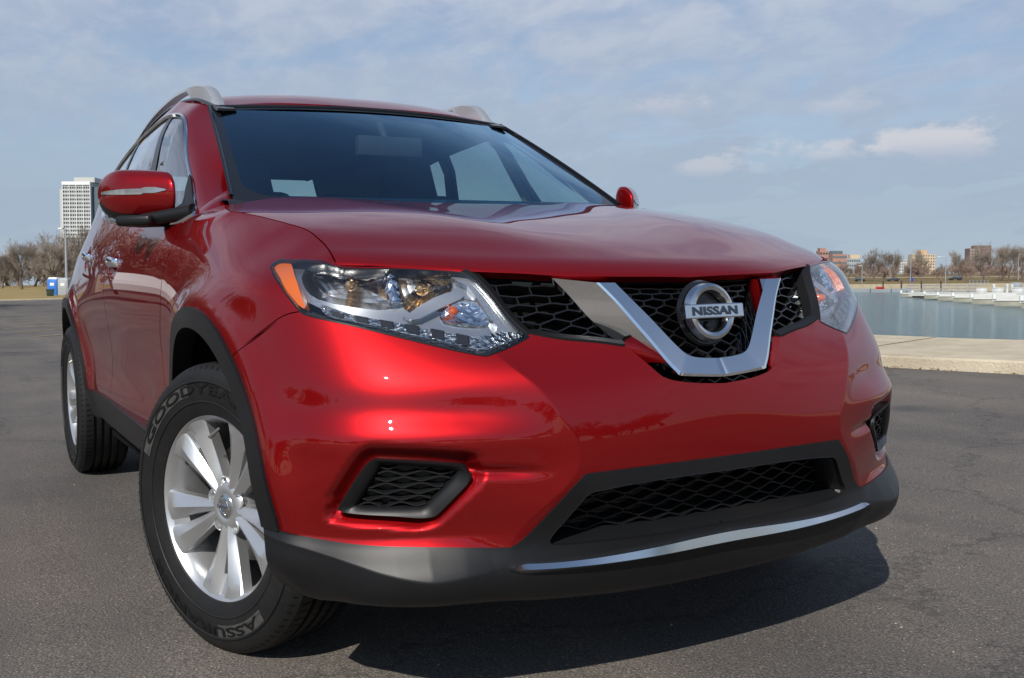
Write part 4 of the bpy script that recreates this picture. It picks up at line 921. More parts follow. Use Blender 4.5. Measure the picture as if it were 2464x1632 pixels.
for s in (-1, 1):
    h_ = skin('headlight', lambda u, v: bodyA(u, v)-LD*.125, uvA, TA['lamp'], M['housing'], car, (s,), flange=0)
    skin('lens', A, uvA, TA['lamp'], M['lens'], h_, (s,), off=.001, flange=0)
    edge = resample(np.vstack([hl, hl[:1]]), .010)
    sweep('lamp_wall', np.stack([LB(edge, -.004), LB(edge, -.126)], 1), M['housing'], h_, closed_ring=False, sides=(s,), cap=False)
    rg = np.stack([BASE(offset_line(bodyA, edge, w_), o_) for w_, o_ in ((-.001, .0012), (.0025, .0012), (.004, -.02), (-.001, -.03))], 1)
    sweep('lens_rim', rg, M['gloss_black'], h_, sides=(s,), cap=False)
    ob = smooth_line(np.array([[.935, .998], [.86, 1.013], [.70, 1.013], [.668, .985], [.662, .90], [.672, .865], [.74, .862], [.86, .885], [.905, .935]]), 3, True)
    ib = smooth_line(np.array([[.645, 1.008], [.58, 1.016], [.53, 1.006], [.503, .965], [.520, .915], [.585, .860], [.63, .853], [.650, .89], [.655, .96]]), 3, True)
    pz = smooth_line(np.array([[1.00, .968], [.94, 1.010], [.80, 1.018], [.52, 1.018], [.47, .99], [.452, .93], [.43, .86], [.42, .81], [.50, .79], [.70, .83], [.86, .862], [.93, .91]]), 3, True)
    u_, T_ = cdt(np.linspace(.41, 1.01, 60), np.linspace(.78, 1.02, 26), [pz, ob, ib]); cc_ = u_[T_].mean(1)
    skin('bezel', lambda u, v: bodyA(u, v)-LD*.040, u_, T_[inside(cc_, pz) & ~inside(cc_, ob) & ~inside(cc_, ib)], M['housing'], h_, (s,), flange=.0)
    def bowl(name, bd, ctr, depth, nr, nt, off=-.040):
        q = bd if nt is None else match(bd, nt); k_ = len(q); V = []; Fc = []
        rs = np.linspace(1, .10, nr)
        for r_ in rs:
            w_ = np.array(ctr)+(q-ctr)*r_; V.append((bodyA(w_[:, 0], w_[:, 1])+LD*(off-depth*(1-r_**2)**.8))*[1, s, 1])
        V = np.concatenate(V)
        for i in range(nr-1): Fc += [(i*k_+j, i*k_+(j+1) % k_, (i+1)*k_+(j+1) % k_, (i+1)*k_+j) for j in range(k_)]
        Fc.append(tuple((nr-1)*k_+j for j in range(k_)))
        return mesh_obj(name, V, Fc, M['bowl_smooth'], h_, smooth=False)
    bowl('outer_reflector', ob, (.765, .935), .060, 5, 26)
    bowl('inner_reflector', ib, (.585, .935), .070, 6, 30)
    m = MB(); cq = np.array([[.655, .873], [.656, .91], [.656, .95], [.655, .995]]); m.tube(LB(cq, np.full(4, -.036))*[1, s, 1], .016, 20); m.obj('reflector_column', M['bowl'], h_, angle=10)
    sub_patch('amber_marker', D['hl_amber'], -.016, M['amber'], h_, s, fl=.02)
    sub_patch('reflector_bar', D['hl_bar'], -.018, M['housing'], h_, s, fl=.05)
    sub_patch('turn_reflector', D['hl_turn'], -.030, M['bowl'], h_, s, bowl=.006, fl=.01)
    sub_patch('led_strip', D['hl_led'], -.016, M['led'], h_, s, fl=.03)
    sub_patch('light_guide', D['hl_led_up'], -.016, M['frost'], h_, s, fl=.03)
    for uu, vv, rr, mt, nm in ((.590, .932, .012, 'warm', 'bulb'), (.520, .858, .010, 'bulb', 'turn_bulb'), (.775, .935, .010, 'warm', 'bulb')):
        P = LB(np.array([[uu, vv]]), [-.060 if nm == 'bulb' else -.030])[0]; nrm = LD
        m = MB(); m.lathe([(0, rr*1.5), (rr*.6, rr*1.3), (rr, rr*.6), (rr, -.01), (rr*1.25, -.012), (rr*1.25, -.05)], 20, 'x')
        o = m.obj(nm, M[mt], h_); o.matrix_world = Matrix.Translation(Vector(P*[1, s, 1])) @ Vector(nrm*[1, s, 1]).to_track_quat('X', 'Z').to_matrix().to_4x4()
    for k in range(6):      # square lenses of the lamp strip
        qd = []
        for t_, e_ in ((k/6+.03, .36), (k/6+.12, .36), (k/6+.12, .78), (k/6+.03, .78)):
            tp, bt_ = np.array([.838-.37*t_, .868-.045*t_]), np.array([.832-.33*t_, .843-.075*t_]); qd.append(tp*(1-e_)+bt_*e_)
        qd = np.array(qd); rg = np.stack([LB(qd, -.0155), LB(qd*.86+qd.mean(0)*.14, -.0125)], 0)
        mesh_obj('strip_lens', (rg.reshape(-1, 3))*[1, s, 1], [(4, 5, 6, 7), (0, 1, 5, 4), (1, 2, 6, 5), (2, 3, 7, 6), (3, 0, 4, 7)], M['strip_lens'], h_, smooth=False)

# ---- wheels
def wheel(loc, steer, side, name='wheel', front=False):
    """built with its outer face towards -y"""
    w = empty(name, loc, parent=car)
    w.rotation_euler = (0, 0, R(steer)+(0 if side < 0 else math.pi))
    m = MB(); tp = [(.224, .070), (.222, -.085), (.232, -.100), (.250, -.108), (.290, -.116), (.325, -.112), (.343, -.103), (.352, -.093), (.357, -.086), (.358, -.076)]
    g = []
    for y in (-.046, -.012, .022, .056): g += [(.3605, y-.0075), (.3605, y-.007), (.346, y-.006), (.346, y+.006), (.3605, y+.007)]
    tp = tp+g+[(.358, .080), (.352, .093), (.325, .112), (.29, .112), (.25, .10), (.224, .070)]
    m.lathe(tp, 96, 'y'); ty = m.obj('tyre', M['rubber'], w, angle=28)
    # tread sipes: small shoulder blocks, as thin dark slots
    m = MB()
    for k in range(90):
        a = 2*math.pi*k/90; rt = Matrix.Rotation(-a, 3, 'Y')
        for y0, y1, r0, r1 in ((-.104, -.056, .345, .3600), (-.036, -.020, .3595, .3608), (-.004, .014, .3595, .3608), (.030, .048, .3595, .3608), (.066, .104, .3600, .345)):
            th = .0028
            pts = []
            for (yy_, rr_, sk) in ((y0, r0, 0), ((y0+y1)/2, max(r0, r1)-.001+.0008, .004), (y1, r1, .008)):
                for dx in (-th/2, th/2): pts.append(rt @ Vector((rr_+.0001, yy_, dx+sk)))
            m.add(pts, [(0, 1, 3, 2), (2, 3, 5, 4)])
    m.obj('tread_sipe', M['dark'], ty, smooth=False)
    # sidewall rings and lettering
    m = MB(); m.lathe([(.312, -.1155), (.314, -.1172), (.317, -.1172), (.319, -.1148)], 96, 'y'); m.lathe([(.262, -.1115), (.264, -.1135), (.266, -.1135), (.268, -.1125)], 96, 'y'); m.obj('sidewall_rib', M['rubber'], ty)
    def arc_text(body, r, hgt, ang, flip, span, mat, off=.0012):
        v, f = text_mesh(body, 1, .03, .02)
        x = (v[:, 0]-(v[:, 0].max()+v[:, 0].min())/2)/(np.ptp(v[:, 0]))*span; y = (v[:, 1]-(v[:, 1].max()+v[:, 1].min())/2)/np.ptp(v[:, 1])*hgt
        rr = r+y*(1 if not flip else -1); aa = ang+(x if not flip else -x)*(1)
        # angle measured clockwise from the top, seen from outside (-y)
        side_y = -.1165-np.interp(rr, [.25, .29, .325, .343], [-.0075, 0, -.0035, -.012])
        X = rr*np.sin(aa); Z = rr*np.cos(aa)
        mesh_obj('tyre_lettering', np.stack([X, side_y-off-(v[:, 2] > 0)*.0008, Z], 1), f, mat, ty, smooth=False)
    def band(a0, a1, r0=.272, r1=.310):
        n_ = 40; V = []; Fc = []
        for k in range(n_+1):
            a = a0+(a1-a0)*k/n_
            for r in (r0, (r0+r1)/2, r1): V.append((r*math.sin(a), -.1170+np.interp(r, [.25, .29, .325], [.0075, 0, .0035]), r*math.cos(a)))
        for k in range(n_): Fc += [(k*3+j, k*3+3+j, k*3+4+j, k*3+1+j) for j in (0, 1)]
        mesh_obj('sidewall_band', V, Fc, M['grey_band'], ty)
    arc_text('GOODYEAR', .298, .025, R(-14), False, R(96), M['letter']); band(R(-68), R(-14), .282, .313)
    arc_text('ASSURANCE', .298, .024, R(189), False, R(94), M['letter']); band(R(138), R(176), .282, .313)
    # rim
    m = MB(); m.lathe([(.226, -.085), (.234, -.088), (.2345, -.095), (.229, -.097), (.222, -.090), (.214, -.078), (.206, -.045), (.198, .02), (.205, .075), (.212, .080)], 96, 'y')
    rim = m.obj('rim', M['alloy'], w, angle=30)
    def spoke(a, h):
        # rows from hub to rim: (radius, half width, face depth, ridge rise, tangential shift)
        rows = [(.040, .0125, -.066, .002), (.065, .0150, -.067, .006), (.095, .0180, -.069, .009), (.130, .0225, -.073, .0105), (.160, .0270, -.078, .0105), (.188, .0330, -.083, .0085), (.208, .0385, -.0875, .004), (.224, .0425, -.0925, .0)]
        V = []
        for r, hw, y, rise in rows:
            for x, dy in ((-hw*.94, .034), (-hw, .006), (-hw*.86, .002), (hw*.12*h, -rise), (hw*.86, .002), (hw, .006), (hw*.94, .034)):
                p = Vector((x, y+dy, r)); V.append(Matrix.Rotation(a, 3, 'Y') @ p)
        k = 7; Fc = [(i*k+j, i*k+j+1, (i+1)*k+j+1, (i+1)*k+j) for i in range(len(rows)-1) for j in range(k-1)]
        return V, Fc
    for p in range(5):
        for h in (-1, 1):
            V, Fc = spoke(-(R(36+72*p)+h*R(12.3)), h); MB().add(V, Fc).obj('spoke', M['alloy'], rim, angle=24)
    # webs closing the narrow slot of each pair near the rim
    for p in range(5):
        a = -R(36+72*p); V = []
        for r, y in ((.172, -.066), (.186, -.072), (.226, -.087)):
            for d in (-.17, 0, .17): V.append(Matrix.Rotation(a+d, 3, 'Y') @ Vector((0, y, r)))
        MB().add(V, [(0, 1, 4, 3), (1, 2, 5, 4), (3, 4, 7, 6), (4, 5, 8, 7)]).obj('spoke_web', M['alloy'], rim)
    m = MB(); m.lathe([(.030, -.067), (.036, -.070), (.050, -.069), (.062, -.063), (.070, -.045), (.070, -.02)], 64, 'y'); m.obj('hub', M['alloy'], rim)
    for p in range(5):
        a = -R(72*p); c_ = Matrix.Rotation(a, 3, 'Y') @ Vector((0, 0, .057))
        m = MB(); m.lathe([(.019, -.0665), (.0165, -.069), (.0145, -.068), (.0135, -.052), (.0, -.052)], 24, 'y', tuple(c_)); m.obj('lug_recess', M['alloy'], rim)
        m = MB(); m.lathe([(.0, -.060), (.007, -.060), (.0095, -.055), (.0095, -.045)], 6, 'y', tuple(c_)); m.obj('lug_nut', M['steel'], rim, smooth=False)
    cap = empty('hub_cap', parent=w)
    m = MB(); m.lathe([(0, -.073), (.024, -.0725), (.029, -.070), (.031, -.064)], 40, 'y'); m.obj('cap_disc', M['satin'], cap)
    m = MB(); m.lathe([(.014, -.0735), (.0155, -.0748), (.019, -.0748), (.0205, -.0732)], 40, 'y'); m.box((0, -.0745, 0), (.025, .0012, .0052)); m.obj('cap_emblem', M['chrome'], cap)
    v, f = text_mesh('NISSAN', .0095, .0002, .0002); mesh_obj('cap_lettering', np.stack([v[:, 0], -.0759-v[:, 2], v[:, 1]-v[:, 1].mean()], 1), f, M['letter_dark'], cap, smooth=False)
    m = MB(); m.tube([(.004, -.080, .196), (.0, -.105, .178)], [.004, .0042], 8); m.tube([(.0015, -.094, .1855), (.0, -.106, .177)], [.0055, .0055], 8); m.obj('valve', M['steel'], rim)
    m = MB(); m.lathe([(.0, -.012), (.075, -.014), (.078, -.004), (.148, -.004), (.148, .012), (.0, .012)], 56, 'y'); m.obj('brake_disc', M['steel'], w)
    m = MB(); m.box((.125, .01, .02), (.035, .035, .075)); m.lathe([(.0, .06), (.19, .06)], 40, 'y'); m.obj('brake_caliper', M['dark'], w, bevel=.008)
    if front and side < 0: pass
    return w
wheel((.10, -.812, .357), 20, -1, front=True); wheel((.10, .81, .357), 20, 1, front=True)
wheel((-2.706, -.80, .358), 0, -1); wheel((-2.706, .80, .358), 0, 1)

# ---- mirrors
def mirror(s):
    mr = empty('side_mirror', parent=car)
    # housing: superellipse sections swept from the inner end to the tip
    n = 40
    def section(t):
        y = -.836-.180*t
        k = math.sqrt(max(0, 1-max(0, (t-.62)/.38)**2.4)) if t > .62 else 1-.10*(1-t/.62)**2*1.0
        k0 = 1 if t > .06 else (.82+.18*math.sqrt(t/.06))
        return y, k*k0
    rings = []
    for t in np.concatenate([np.linspace(0, .06, 5), np.linspace(.1, .62, 12), 1-.38*np.linspace(1, 0, 16)[1:]**1.6]):
        y, k = section(t); k = max(k, .03); zc = 1.176+.012*t; hz = .077*k; hx = .090*k; xc = -.565-.20*t
        r = []
        for a in np.linspace(0, 2*math.pi, n, endpoint=False):
            ca, sa = math.cos(a), math.sin(a); e = .72
            dx = hx*np.sign(ca)*abs(ca)**e*(1.0 if ca > 0 else .45); dz = hz*np.sign(sa)*abs(sa)**e
            if sa < 0: dz *= 1.0; dx *= 1-.18*abs(sa)
            if sa > 0: dx *= 1-.25*sa**2
            r.append((xc+dx, s*-y*1.0, zc+dz))
        rings.append(r)
    rg = np.array(rings)
    z = rg[:, :, 2]
    body = sweep('mirror_shell', rg, M['paint'], mr, angle=60)
    # black lower cover, a little proud of the shell
    low = np.array([[r.mean(0)+(r[j]-r.mean(0))*1.02 for j in range(int(n*.5)+5, n-4)] for r in rg[:-2]]); k = low.shape[1]
    MB().add(low.reshape(-1, 3), [(i*k+j, i*k+j+1, (i+1)*k+j+1, (i+1)*k+j) for i in range(len(low)-1) for j in range(k-1)]).obj('mirror_lower_cover', M['black'], mr, angle=60)
    m = MB(); m.box((-.58, s*.915, 1.098), (.06, .06, .016), Matrix.Rotation(R(-45*s), 3, 'Z')); m.obj('mirror_base', M['black'], mr, bevel=.012, seg=3)
    # turn signal along the middle
    strip_ = []
    sig = []
    for i, r in enumerate(rg[6:-3]):
        f = i/(len(rg)-10)
        h = .0085*(1-max(0, f-.55)*1.2) if f > .12 else .0015+.05*f
        j = [q for q in range(n) if r[q][0] > r[:, 0].mean()]
        zc2 = 1.184+.006*f+(.004 if f < .3 else 0); front = []
        for zz2 in (zc2-h, zc2, zc2+h):
            o_ = sorted(j, key=lambda q: abs(r[q][2]-zz2))[:2]; p0, p1 = r[o_[0]], r[o_[1]]
            w_ = 0 if abs(p1[2]-p0[2]) < 1e-6 else (zz2-p0[2])/(p1[2]-p0[2]); p = p0+(p1-p0)*w_; c0 = r.mean(0); dd = (p-c0)*[1, 1, .0]; ln = np.linalg.norm(dd)+1e-9
            front.append(p+dd/ln*.003+np.array([0, s*.002*f, 0]))
        sig.append(front)
    sg = np.array(sig); V = sg.reshape(-1, 3); mesh_obj('turn_signal', V, [(i*3+j, i*3+j+1, i*3+4+j, i*3+3+j) for i in range(len(sg)-1) for j in (0, 1)], M['frost'], mr)
    m = MB(); m.tube([(-.435, s*.800, 1.120), (-.475, s*.835, 1.113), (-.53, s*.885, 1.106), (-.57, s*.92, 1.102)], [.024, .022, .020, .018], 12); m.obj('mirror_arm', M['black'], mr)
    sp_ = smooth_line(D['sail'], 2, True); u_, T_ = cdt(np.linspace(sp_[:, 0].min()-.01, sp_[:, 0].max()+.01, 14), np.linspace(sp_[:, 1].min()-.01, sp_[:, 1].max()+.01, 12), [sp_])
    skin('mirror_sail', bodyB, u_, T_[inside(u_[T_].mean(1), sp_)], M['black'], mr, (s,), off=.010, flange=.02)
    return mr
for s in (-1, 1): mirror(s)
# ---- door handles
for s, dl in ((-1, (fdoors[0], rdoors[0])), (1, (fdoors[1], rdoors[1]))):
    for key, par in zip(('handle_f', 'handle_r'), dl):
        u0, v0 = HANDLE[key]; us_ = np.linspace(u0-.07, u0+.085, 14); vs_ = v0+.004+(us_-u0)*.02
        P = bodyB(us_, vs_); nn = normal(bodyB, us_, vs_); t = (us_-us_[0])/(us_[-1]-us_[0])
        P = P+nn*(.021*np.sin(np.pi*np.clip(t*1.0, 0, 1))**.45-.004)[:, None]
        rg = []
        for i in range(len(P)):
            hz = .016+.003*math.sin(math.pi*t[i]); hn = .009
            rg.append([P[i]+np.array([0, 0, 1.])*hz*math.sin(a)+nn[i]*hn*math.cos(a) for a in np.linspace(0, 2*math.pi, 14, endpoint=False)])
        sweep('door_handle', np.array(rg), M['chrome'], par, sides=(s,), angle=60)
# ---- roof rails
for s in (-1, 1):
    rl = empty('roof_rail', parent=car)
    xs = np.concatenate([np.linspace(-1.02, -1.35, 12), np.linspace(-1.42, -2.55, 16), np.linspace(-2.6, -2.9, 8)])
    rise = .058*sst(-1.02, -1.20, xs)*(1-sst(-2.62, -2.9, xs))-.006
    y = .548+.028*sst(-1.02, -1.6, xs)-.03*sst(-2.0, -2.9, xs)
    vv = y/_rw(xs); base = roof(xs, vv)
    rg = []
    for i in range(len(xs)):
        b0 = base[i]; hgt = rise[i]; th = .018 if xs[i] < -1.35 else .018+.006*(1-abs((xs[i]+1.2)/.2))
        zt = b0[2]+hgt; zb = max(b0[2]-.004, zt-.017) if -2.6 < xs[i] < -1.40 else b0[2]-.006
        yc = b0[1]
        rg.append([(xs[i], yc-th, zb), (xs[i], yc-th*.9, zt-.006), (xs[i], yc-th*.4, zt), (xs[i], yc+th*.4, zt), (xs[i], yc+th*.9, zt-.006), (xs[i], yc+th, zb)])
    sweep('rail_bar', np.array(rg), M['rail'], rl, sides=(s,), angle=40)
    xs2 = np.linspace(-.985, -3.0, 40); yy2 = .548+.028*sst(-1.02, -1.6, xs2)-.03*sst(-2.0, -2.9, xs2); b2 = roof(xs2, yy2/_rw(xs2))
    rg = np.array([[p+[0, -.034, -.004], p+[0, -.030, .003], p+[0, .030, .001], p+[0, .036, -.008]] for p in b2])
    sweep('rail_channel', rg, M['gloss_black'], rl, sides=(s,))

car.rotation_mode = 'QUATERNION'; car.rotation_quaternion = LOT.to_quaternion()
# ================================================================= the place round the car
CP = cam.matrix_world.translation.copy(); CR = cam.matrix_world.to_3x3(); FPX = cam_d.lens/36*2464
def at(px, py, depth):
    """world point seen at a pixel of the 2464x1632 photograph, depth metres along the view axis"""
    return CP+CR @ Vector(((px-1232)/FPX*depth, -(py-816)/FPX*depth, -depth))
def on_z(px, py, z):
    d = CR @ Vector(((px-1232)/FPX, -(py-816)/FPX, -1)); return CP+d*((z-CP.z)/d.z)
def tag(o, label, cat, group=None):
    o['label'] = label; o['category'] = cat
    if group: o['group'] = group
    return o
def struct(o): o['kind'] = 'structure'; return o
def copy_tree(o, loc, rotz=0, scale=1, label=None):
    c = o.copy(); COL.objects.link(c); c.location = loc; c.rotation_euler = (0, 0, rotz); c.scale = (scale,)*3
    if label: c['label'] = label
    for ch in o.children:
        d = ch.copy(); COL.objects.link(d); d.parent = c
    return c
# ---- materials of the setting
def asphalt_mat():
    m, N, L = new_mat('asphalt'); b = N['Principled BSDF']; b.inputs['Roughness'].default_value = .82; b.inputs['Specular IOR Level'].default_value = .45
    g = N.new('ShaderNodeNewGeometry')
    def tex(kind, scale, detail=4, rough=.6, vec=None):
        n = N.new(kind); n.inputs['Scale'].default_value = scale
        if kind == 'ShaderNodeTexNoise': n.inputs['Detail'].default_value = detail; n.inputs['Roughness'].default_value = rough
        L.new(vec or g.outputs['Position'], n.inputs['Vector']); return n
    def ramp(v, stops):
        r = N.new('ShaderNodeValToRGB'); e = r.color_ramp.elements
        e[0].position, e[0].color = stops[0][0], (*stops[0][1], 1); e[1].position, e[1].color = stops[-1][0], (*stops[-1][1], 1)
        for p, c_ in stops[1:-1]: k = e.new(p); k.color = (*c_, 1)
        L.new(v, r.inputs[0]); return r.outputs[0]
    def mix(f, a, c_, mode='MIX'):
        n = N.new('ShaderNodeMix'); n.data_type = 'RGBA'; n.blend_type = mode
        if isinstance(f, float): n.inputs[0].default_value = f
        else: L.new(f, n.inputs[0])
        for i, q in ((6, a), (7, c_)):
            if isinstance(q, tuple): n.inputs[i].default_value = (*q, 1)
            else: L.new(q, n.inputs[i])
        return n.outputs[2]
    def maprange(v, a, b_, c_=0, d=1):
        n = N.new('ShaderNodeMapRange'); n.inputs[1].default_value = a; n.inputs[2].default_value = b_; n.inputs[3].default_value = c_; n.inputs[4].default_value = d; L.new(v, n.inputs[0]); return n.outputs[0]
    grain = tex('ShaderNodeTexNoise', 170, 6, .8).outputs[0]
    agg = tex('ShaderNodeTexVoronoi', 130)
    base = ramp(grain, [(.34, (.022, .023, .025)), (.50, (.108, .099, .091)), (.66, (.28, .255, .225))])
    sep = N.new('ShaderNodeSeparateColor'); L.new(agg.outputs['Color'], sep.inputs[0])
    stone = maprange(sep.outputs[0], .955, .97); near = maprange(agg.outputs['Distance'], .35, .22)
    mul = N.new('ShaderNodeMath'); mul.operation = 'MULTIPLY'; L.new(stone, mul.inputs[0]); L.new(near, mul.inputs[1])
    col = mix(mul.outputs[0], base, (.46, .41, .32))
    patch = tex('ShaderNodeTexNoise', .55, 6, .6).outputs[0]
    col = mix(1.0, col, ramp(patch, [(.30, (.66, .67, .70)), (.70, (1.28, 1.22, 1.14))]), 'MULTIPLY')
    mp = N.new('ShaderNodeMapping'); mp.inputs['Scale'].default_value = (.06, 1.1, 1); L.new(g.outputs['Position'], mp.inputs[0])
    streak = tex('ShaderNodeTexNoise', 1.2, 5, .6, mp.outputs[0]).outputs[0]
    col = mix(1.0, col, ramp(streak, [(.35, (.82, .82, .84)), (.65, (1.1, 1.08, 1.06))]), 'MULTIPLY')
    oil = maprange(tex('ShaderNodeTexNoise', .9, 3, .5).outputs[0], .60, .70, 0, .55)
    col = mix(oil, col, (.030, .030, .031))
    cr = tex('ShaderNodeTexVoronoi', .22); cr.feature = 'DISTANCE_TO_EDGE'
    nz = tex('ShaderNodeTexNoise', 1.3, 6, .7)
    va = N.new('ShaderNodeVectorMath'); va.operation = 'SCALE'; L.new(nz.outputs['Color'], va.inputs[0]); va.inputs[3].default_value = 1.4
    vb_ = N.new('ShaderNodeVectorMath'); L.new(g.outputs['Position'], vb_.inputs[0]); L.new(va.outputs[0], vb_.inputs[1]); L.new(vb_.outputs[0], cr.inputs['Vector'])
    crack = maprange(cr.outputs['Distance'], .0, .006, .0, 1)
    col = mix(crack, mix(.5, col, (.02, .02, .02)), col)
    L.new(col, b.inputs['Base Color'])
    hsum = N.new('ShaderNodeMath'); hsum.operation = 'ADD'; L.new(grain, hsum.inputs[0]); L.new(agg.outputs['Distance'], hsum.inputs[1])
    bp = N.new('ShaderNodeBump'); bp.inputs['Strength'].default_value = .6; bp.inputs['Distance'].default_value = .003
    L.new(hsum.outputs[0], bp.inputs['Height']); L.new(bp.outputs[0], b.inputs['Normal'])
    return m
def water_mat():
    m, N, L = new_mat('harbour_water'); b = N['Principled BSDF']
    b.inputs['Base Color'].default_value = (.030, .105, .115, 1); b.inputs['Roughness'].default_value = .10; b.inputs['IOR'].default_value = 1.33
    g = N.new('ShaderNodeNewGeometry'); mp = N.new('ShaderNodeMapping'); mp.inputs['Rotation'].default_value = (0, 0, R(-35)); mp.inputs['Scale'].default_value = (.8, 2.4, 1); L.new(g.outputs['Position'], mp.inputs[0])
    n = N.new('ShaderNodeTexNoise'); n.inputs['Scale'].default_value = 1.6; n.inputs['Detail'].default_value = 5; L.new(mp.outputs[0], n.inputs['Vector'])
    bp = N.new('ShaderNodeBump'); bp.inputs['Strength'].default_value = .9; bp.inputs['Distance'].default_value = .16; L.new(n.outputs[0], bp.inputs['Height']); L.new(bp.outputs[0], b.inputs['Normal'])
    return m
def ground_mat(name, c1, c2, scale, rough=.95, bump=.3, fine=30):
    m, N, L = new_mat(name); b = N['Principled BSDF']; b.inputs['Roughness'].default_value = rough; b.inputs['Specular IOR Level'].default_value = .2
    g = N.new('ShaderNodeNewGeometry')
    n = N.new('ShaderNodeTexNoise'); n.inputs['Scale'].default_value = scale; n.inputs['Detail'].default_value = 8; n.inputs['Roughness'].default_value = .7; L.new(g.outputs['Position'], n.inputs['Vector'])
    r = N.new('ShaderNodeValToRGB'); r.color_ramp.elements[0].position = .34; r.color_ramp.elements[1].position = .66
    r.color_ramp.elements[0].color = (*c1, 1); r.color_ramp.elements[1].color = (*c2, 1); L.new(n.outputs[0], r.inputs[0]); L.new(r.outputs[0], b.inputs['Base Color'])
    n2 = N.new('ShaderNodeTexNoise'); n2.inputs['Scale'].default_value = fine; n2.inputs['Detail'].default_value = 4; L.new(g.outputs['Position'], n2.inputs['Vector'])
    bp = N.new('ShaderNodeBump'); bp.inputs['Strength'].default_value = bump; bp.inputs['Distance'].default_value = .02; L.new(n2.outputs[0], bp.inputs['Height']); L.new(bp.outputs[0], b.inputs['Normal'])
    return m
M.update(
    asphalt=asphalt_mat(), water=water_mat(),
    concrete=ground_mat('concrete', (.40, .34, .25), (.56, .49, .37), 2.2, bump=.5, fine=45),
    seawall=ground_mat('seawall_stone', (.34, .28, .19), (.46, .39, .28), .8),
    grass=ground_mat('dry_grass', (.22, .16, .065), (.34, .25, .11), .25, fine=6),
    far_grass=ground_mat('far_dry_grass', (.13, .095, .04), (.22, .165, .075), .08, fine=3),
    line=pbr('worn_yellow_paint', (.26, .21, .12), .85, var=(3, .4)),
    bark=pbr('bark', (.13, .105, .085), .95, spec=.1, var=(.8, .3)),
    twig=pbr('bare_twigs', (.25, .21, .175), .95, spec=.1),
    twig_far=pbr('bare_twigs_reddish', (.27, .20, .165), .95, spec=.1),
    white=pbr('white_paint', (.74, .74, .72), .5), offwhite=pbr('pale_precast', (.47, .47, .45), .8),
    grey=pbr('grey_plastic', (.33, .35, .36), .5), blue=pbr('blue_plastic', (.03, .17, .55), .4), navy=pbr('deep_blue', (.02, .05, .45), .4),
    green=pbr('dark_green_plastic', (.03, .05, .03), .5), glass=pbr('building_glass', (.035, .05, .06), .12), shade=pbr('glass_and_wall_shade', (.10, .13, .15), .2),
    brick=pbr('hazed_red_brick', (.36, .20, .16), .9, var=(.5, .15)), tan=pbr('yellow_stone', (.56, .43, .28), .9, var=(.2, .1)), orange=pbr('orange_render', (.56, .37, .20), .9), brown=pbr('dark_brown_brick', (.20, .14, .135), .9),  # brick is paled and greyed, distance haze put into its colour
    galv=pbr('galvanised_steel', (.42, .44, .45), .45, .6), dock=pbr('dock_deck', (.62, .61, .57), .85, var=(.8, .12)), dockside=pbr('dock_side', (.30, .285, .23), .9, var=(.6, .3)), dark_wood=pbr('dark_timber', (.05, .04, .035), .9),
    rust=pbr('dark_steel_pile', (.055, .035, .028), .8), carpaint=pbr('black_car_paint', (.012, .016, .018), .2, coat=1), carpaint2=pbr('dark_grey_car_paint', (.03, .03, .032), .25, coat=1), red=pbr('red_plastic', (.55, .03, .02), .4),
    leaf=pbr('dry_leaves', (.22, .11, .04), .9, var=(60, .4)),
)
# ---- ground sheets
LI = LOT.transposed()
def on_lot(px, py, h=0):
    """point of the sloping car park seen at a pixel, in the car's own frame"""
    o_ = LI @ CP; d = LI @ (CR @ Vector(((px-1232)/FPX, -(py-816)/FPX, -1))); return o_+d*((h-o_.z)/d.z)
def W3(p): q = LOT @ Vector(p); return (q.x, q.y, q.z)
def sheet(name, pts, mat):
    return struct(mesh_obj(name, pts, [tuple(range(len(pts)))], mat, smooth=False))
Kc, K2 = on_lot(2129, 884), on_lot(2464, 902)               # foot of the kerb
kd = (K2-Kc).normalized(); kn = Vector((-kd.y, kd.x, 0))     # along the kerb; away from the car park
if kn.y < 0: kn = -kn
A0_ = -2.5; kd2 = Vector((1, -.07, 0)).normalized(); kn2 = Vector((.07, 1, 0)).normalized()
def kp(a, b, z):
    """a along the kerb (it bends away behind the car), b across it, z up"""
    if a >= A0_: p = Kc+kd*a+kn*b
    else:
        f = min(1, (A0_-a)/4); n_ = (kn*(1-f)+kn2*f).normalized(); p = Kc+kd*A0_+kd2*(a-A0_)+n_*b
    return Vector((p.x, p.y, z))
KH = .115
d_ = on_lot(2130, 812, KH)-Kc; slab_w = max(1.5, min(4.5, d_.dot(kn)))
zl = lambda d: -.0052*max(0, d-15)
V = []; Fc = []; cols_ = [60, 30, 10, 4, 0, -1.5, -2.5, -6.5, -15, -30, -50, -75, -96]
for a in cols_:
    k_ = kp(a, 0, 0); z = zl(-k_.x)
    for f in (0, -20, -150): V.append(W3((k_.x, k_.y if f == 0 else f, z)))
for i in range(len(cols_)-1):
    for j in range(2): Fc.append((i*3+j, i*3+j+1, (i+1)*3+j+1, (i+1)*3+j))
struct(mesh_obj('parking_lot', V, Fc, M['asphalt'], smooth=False))
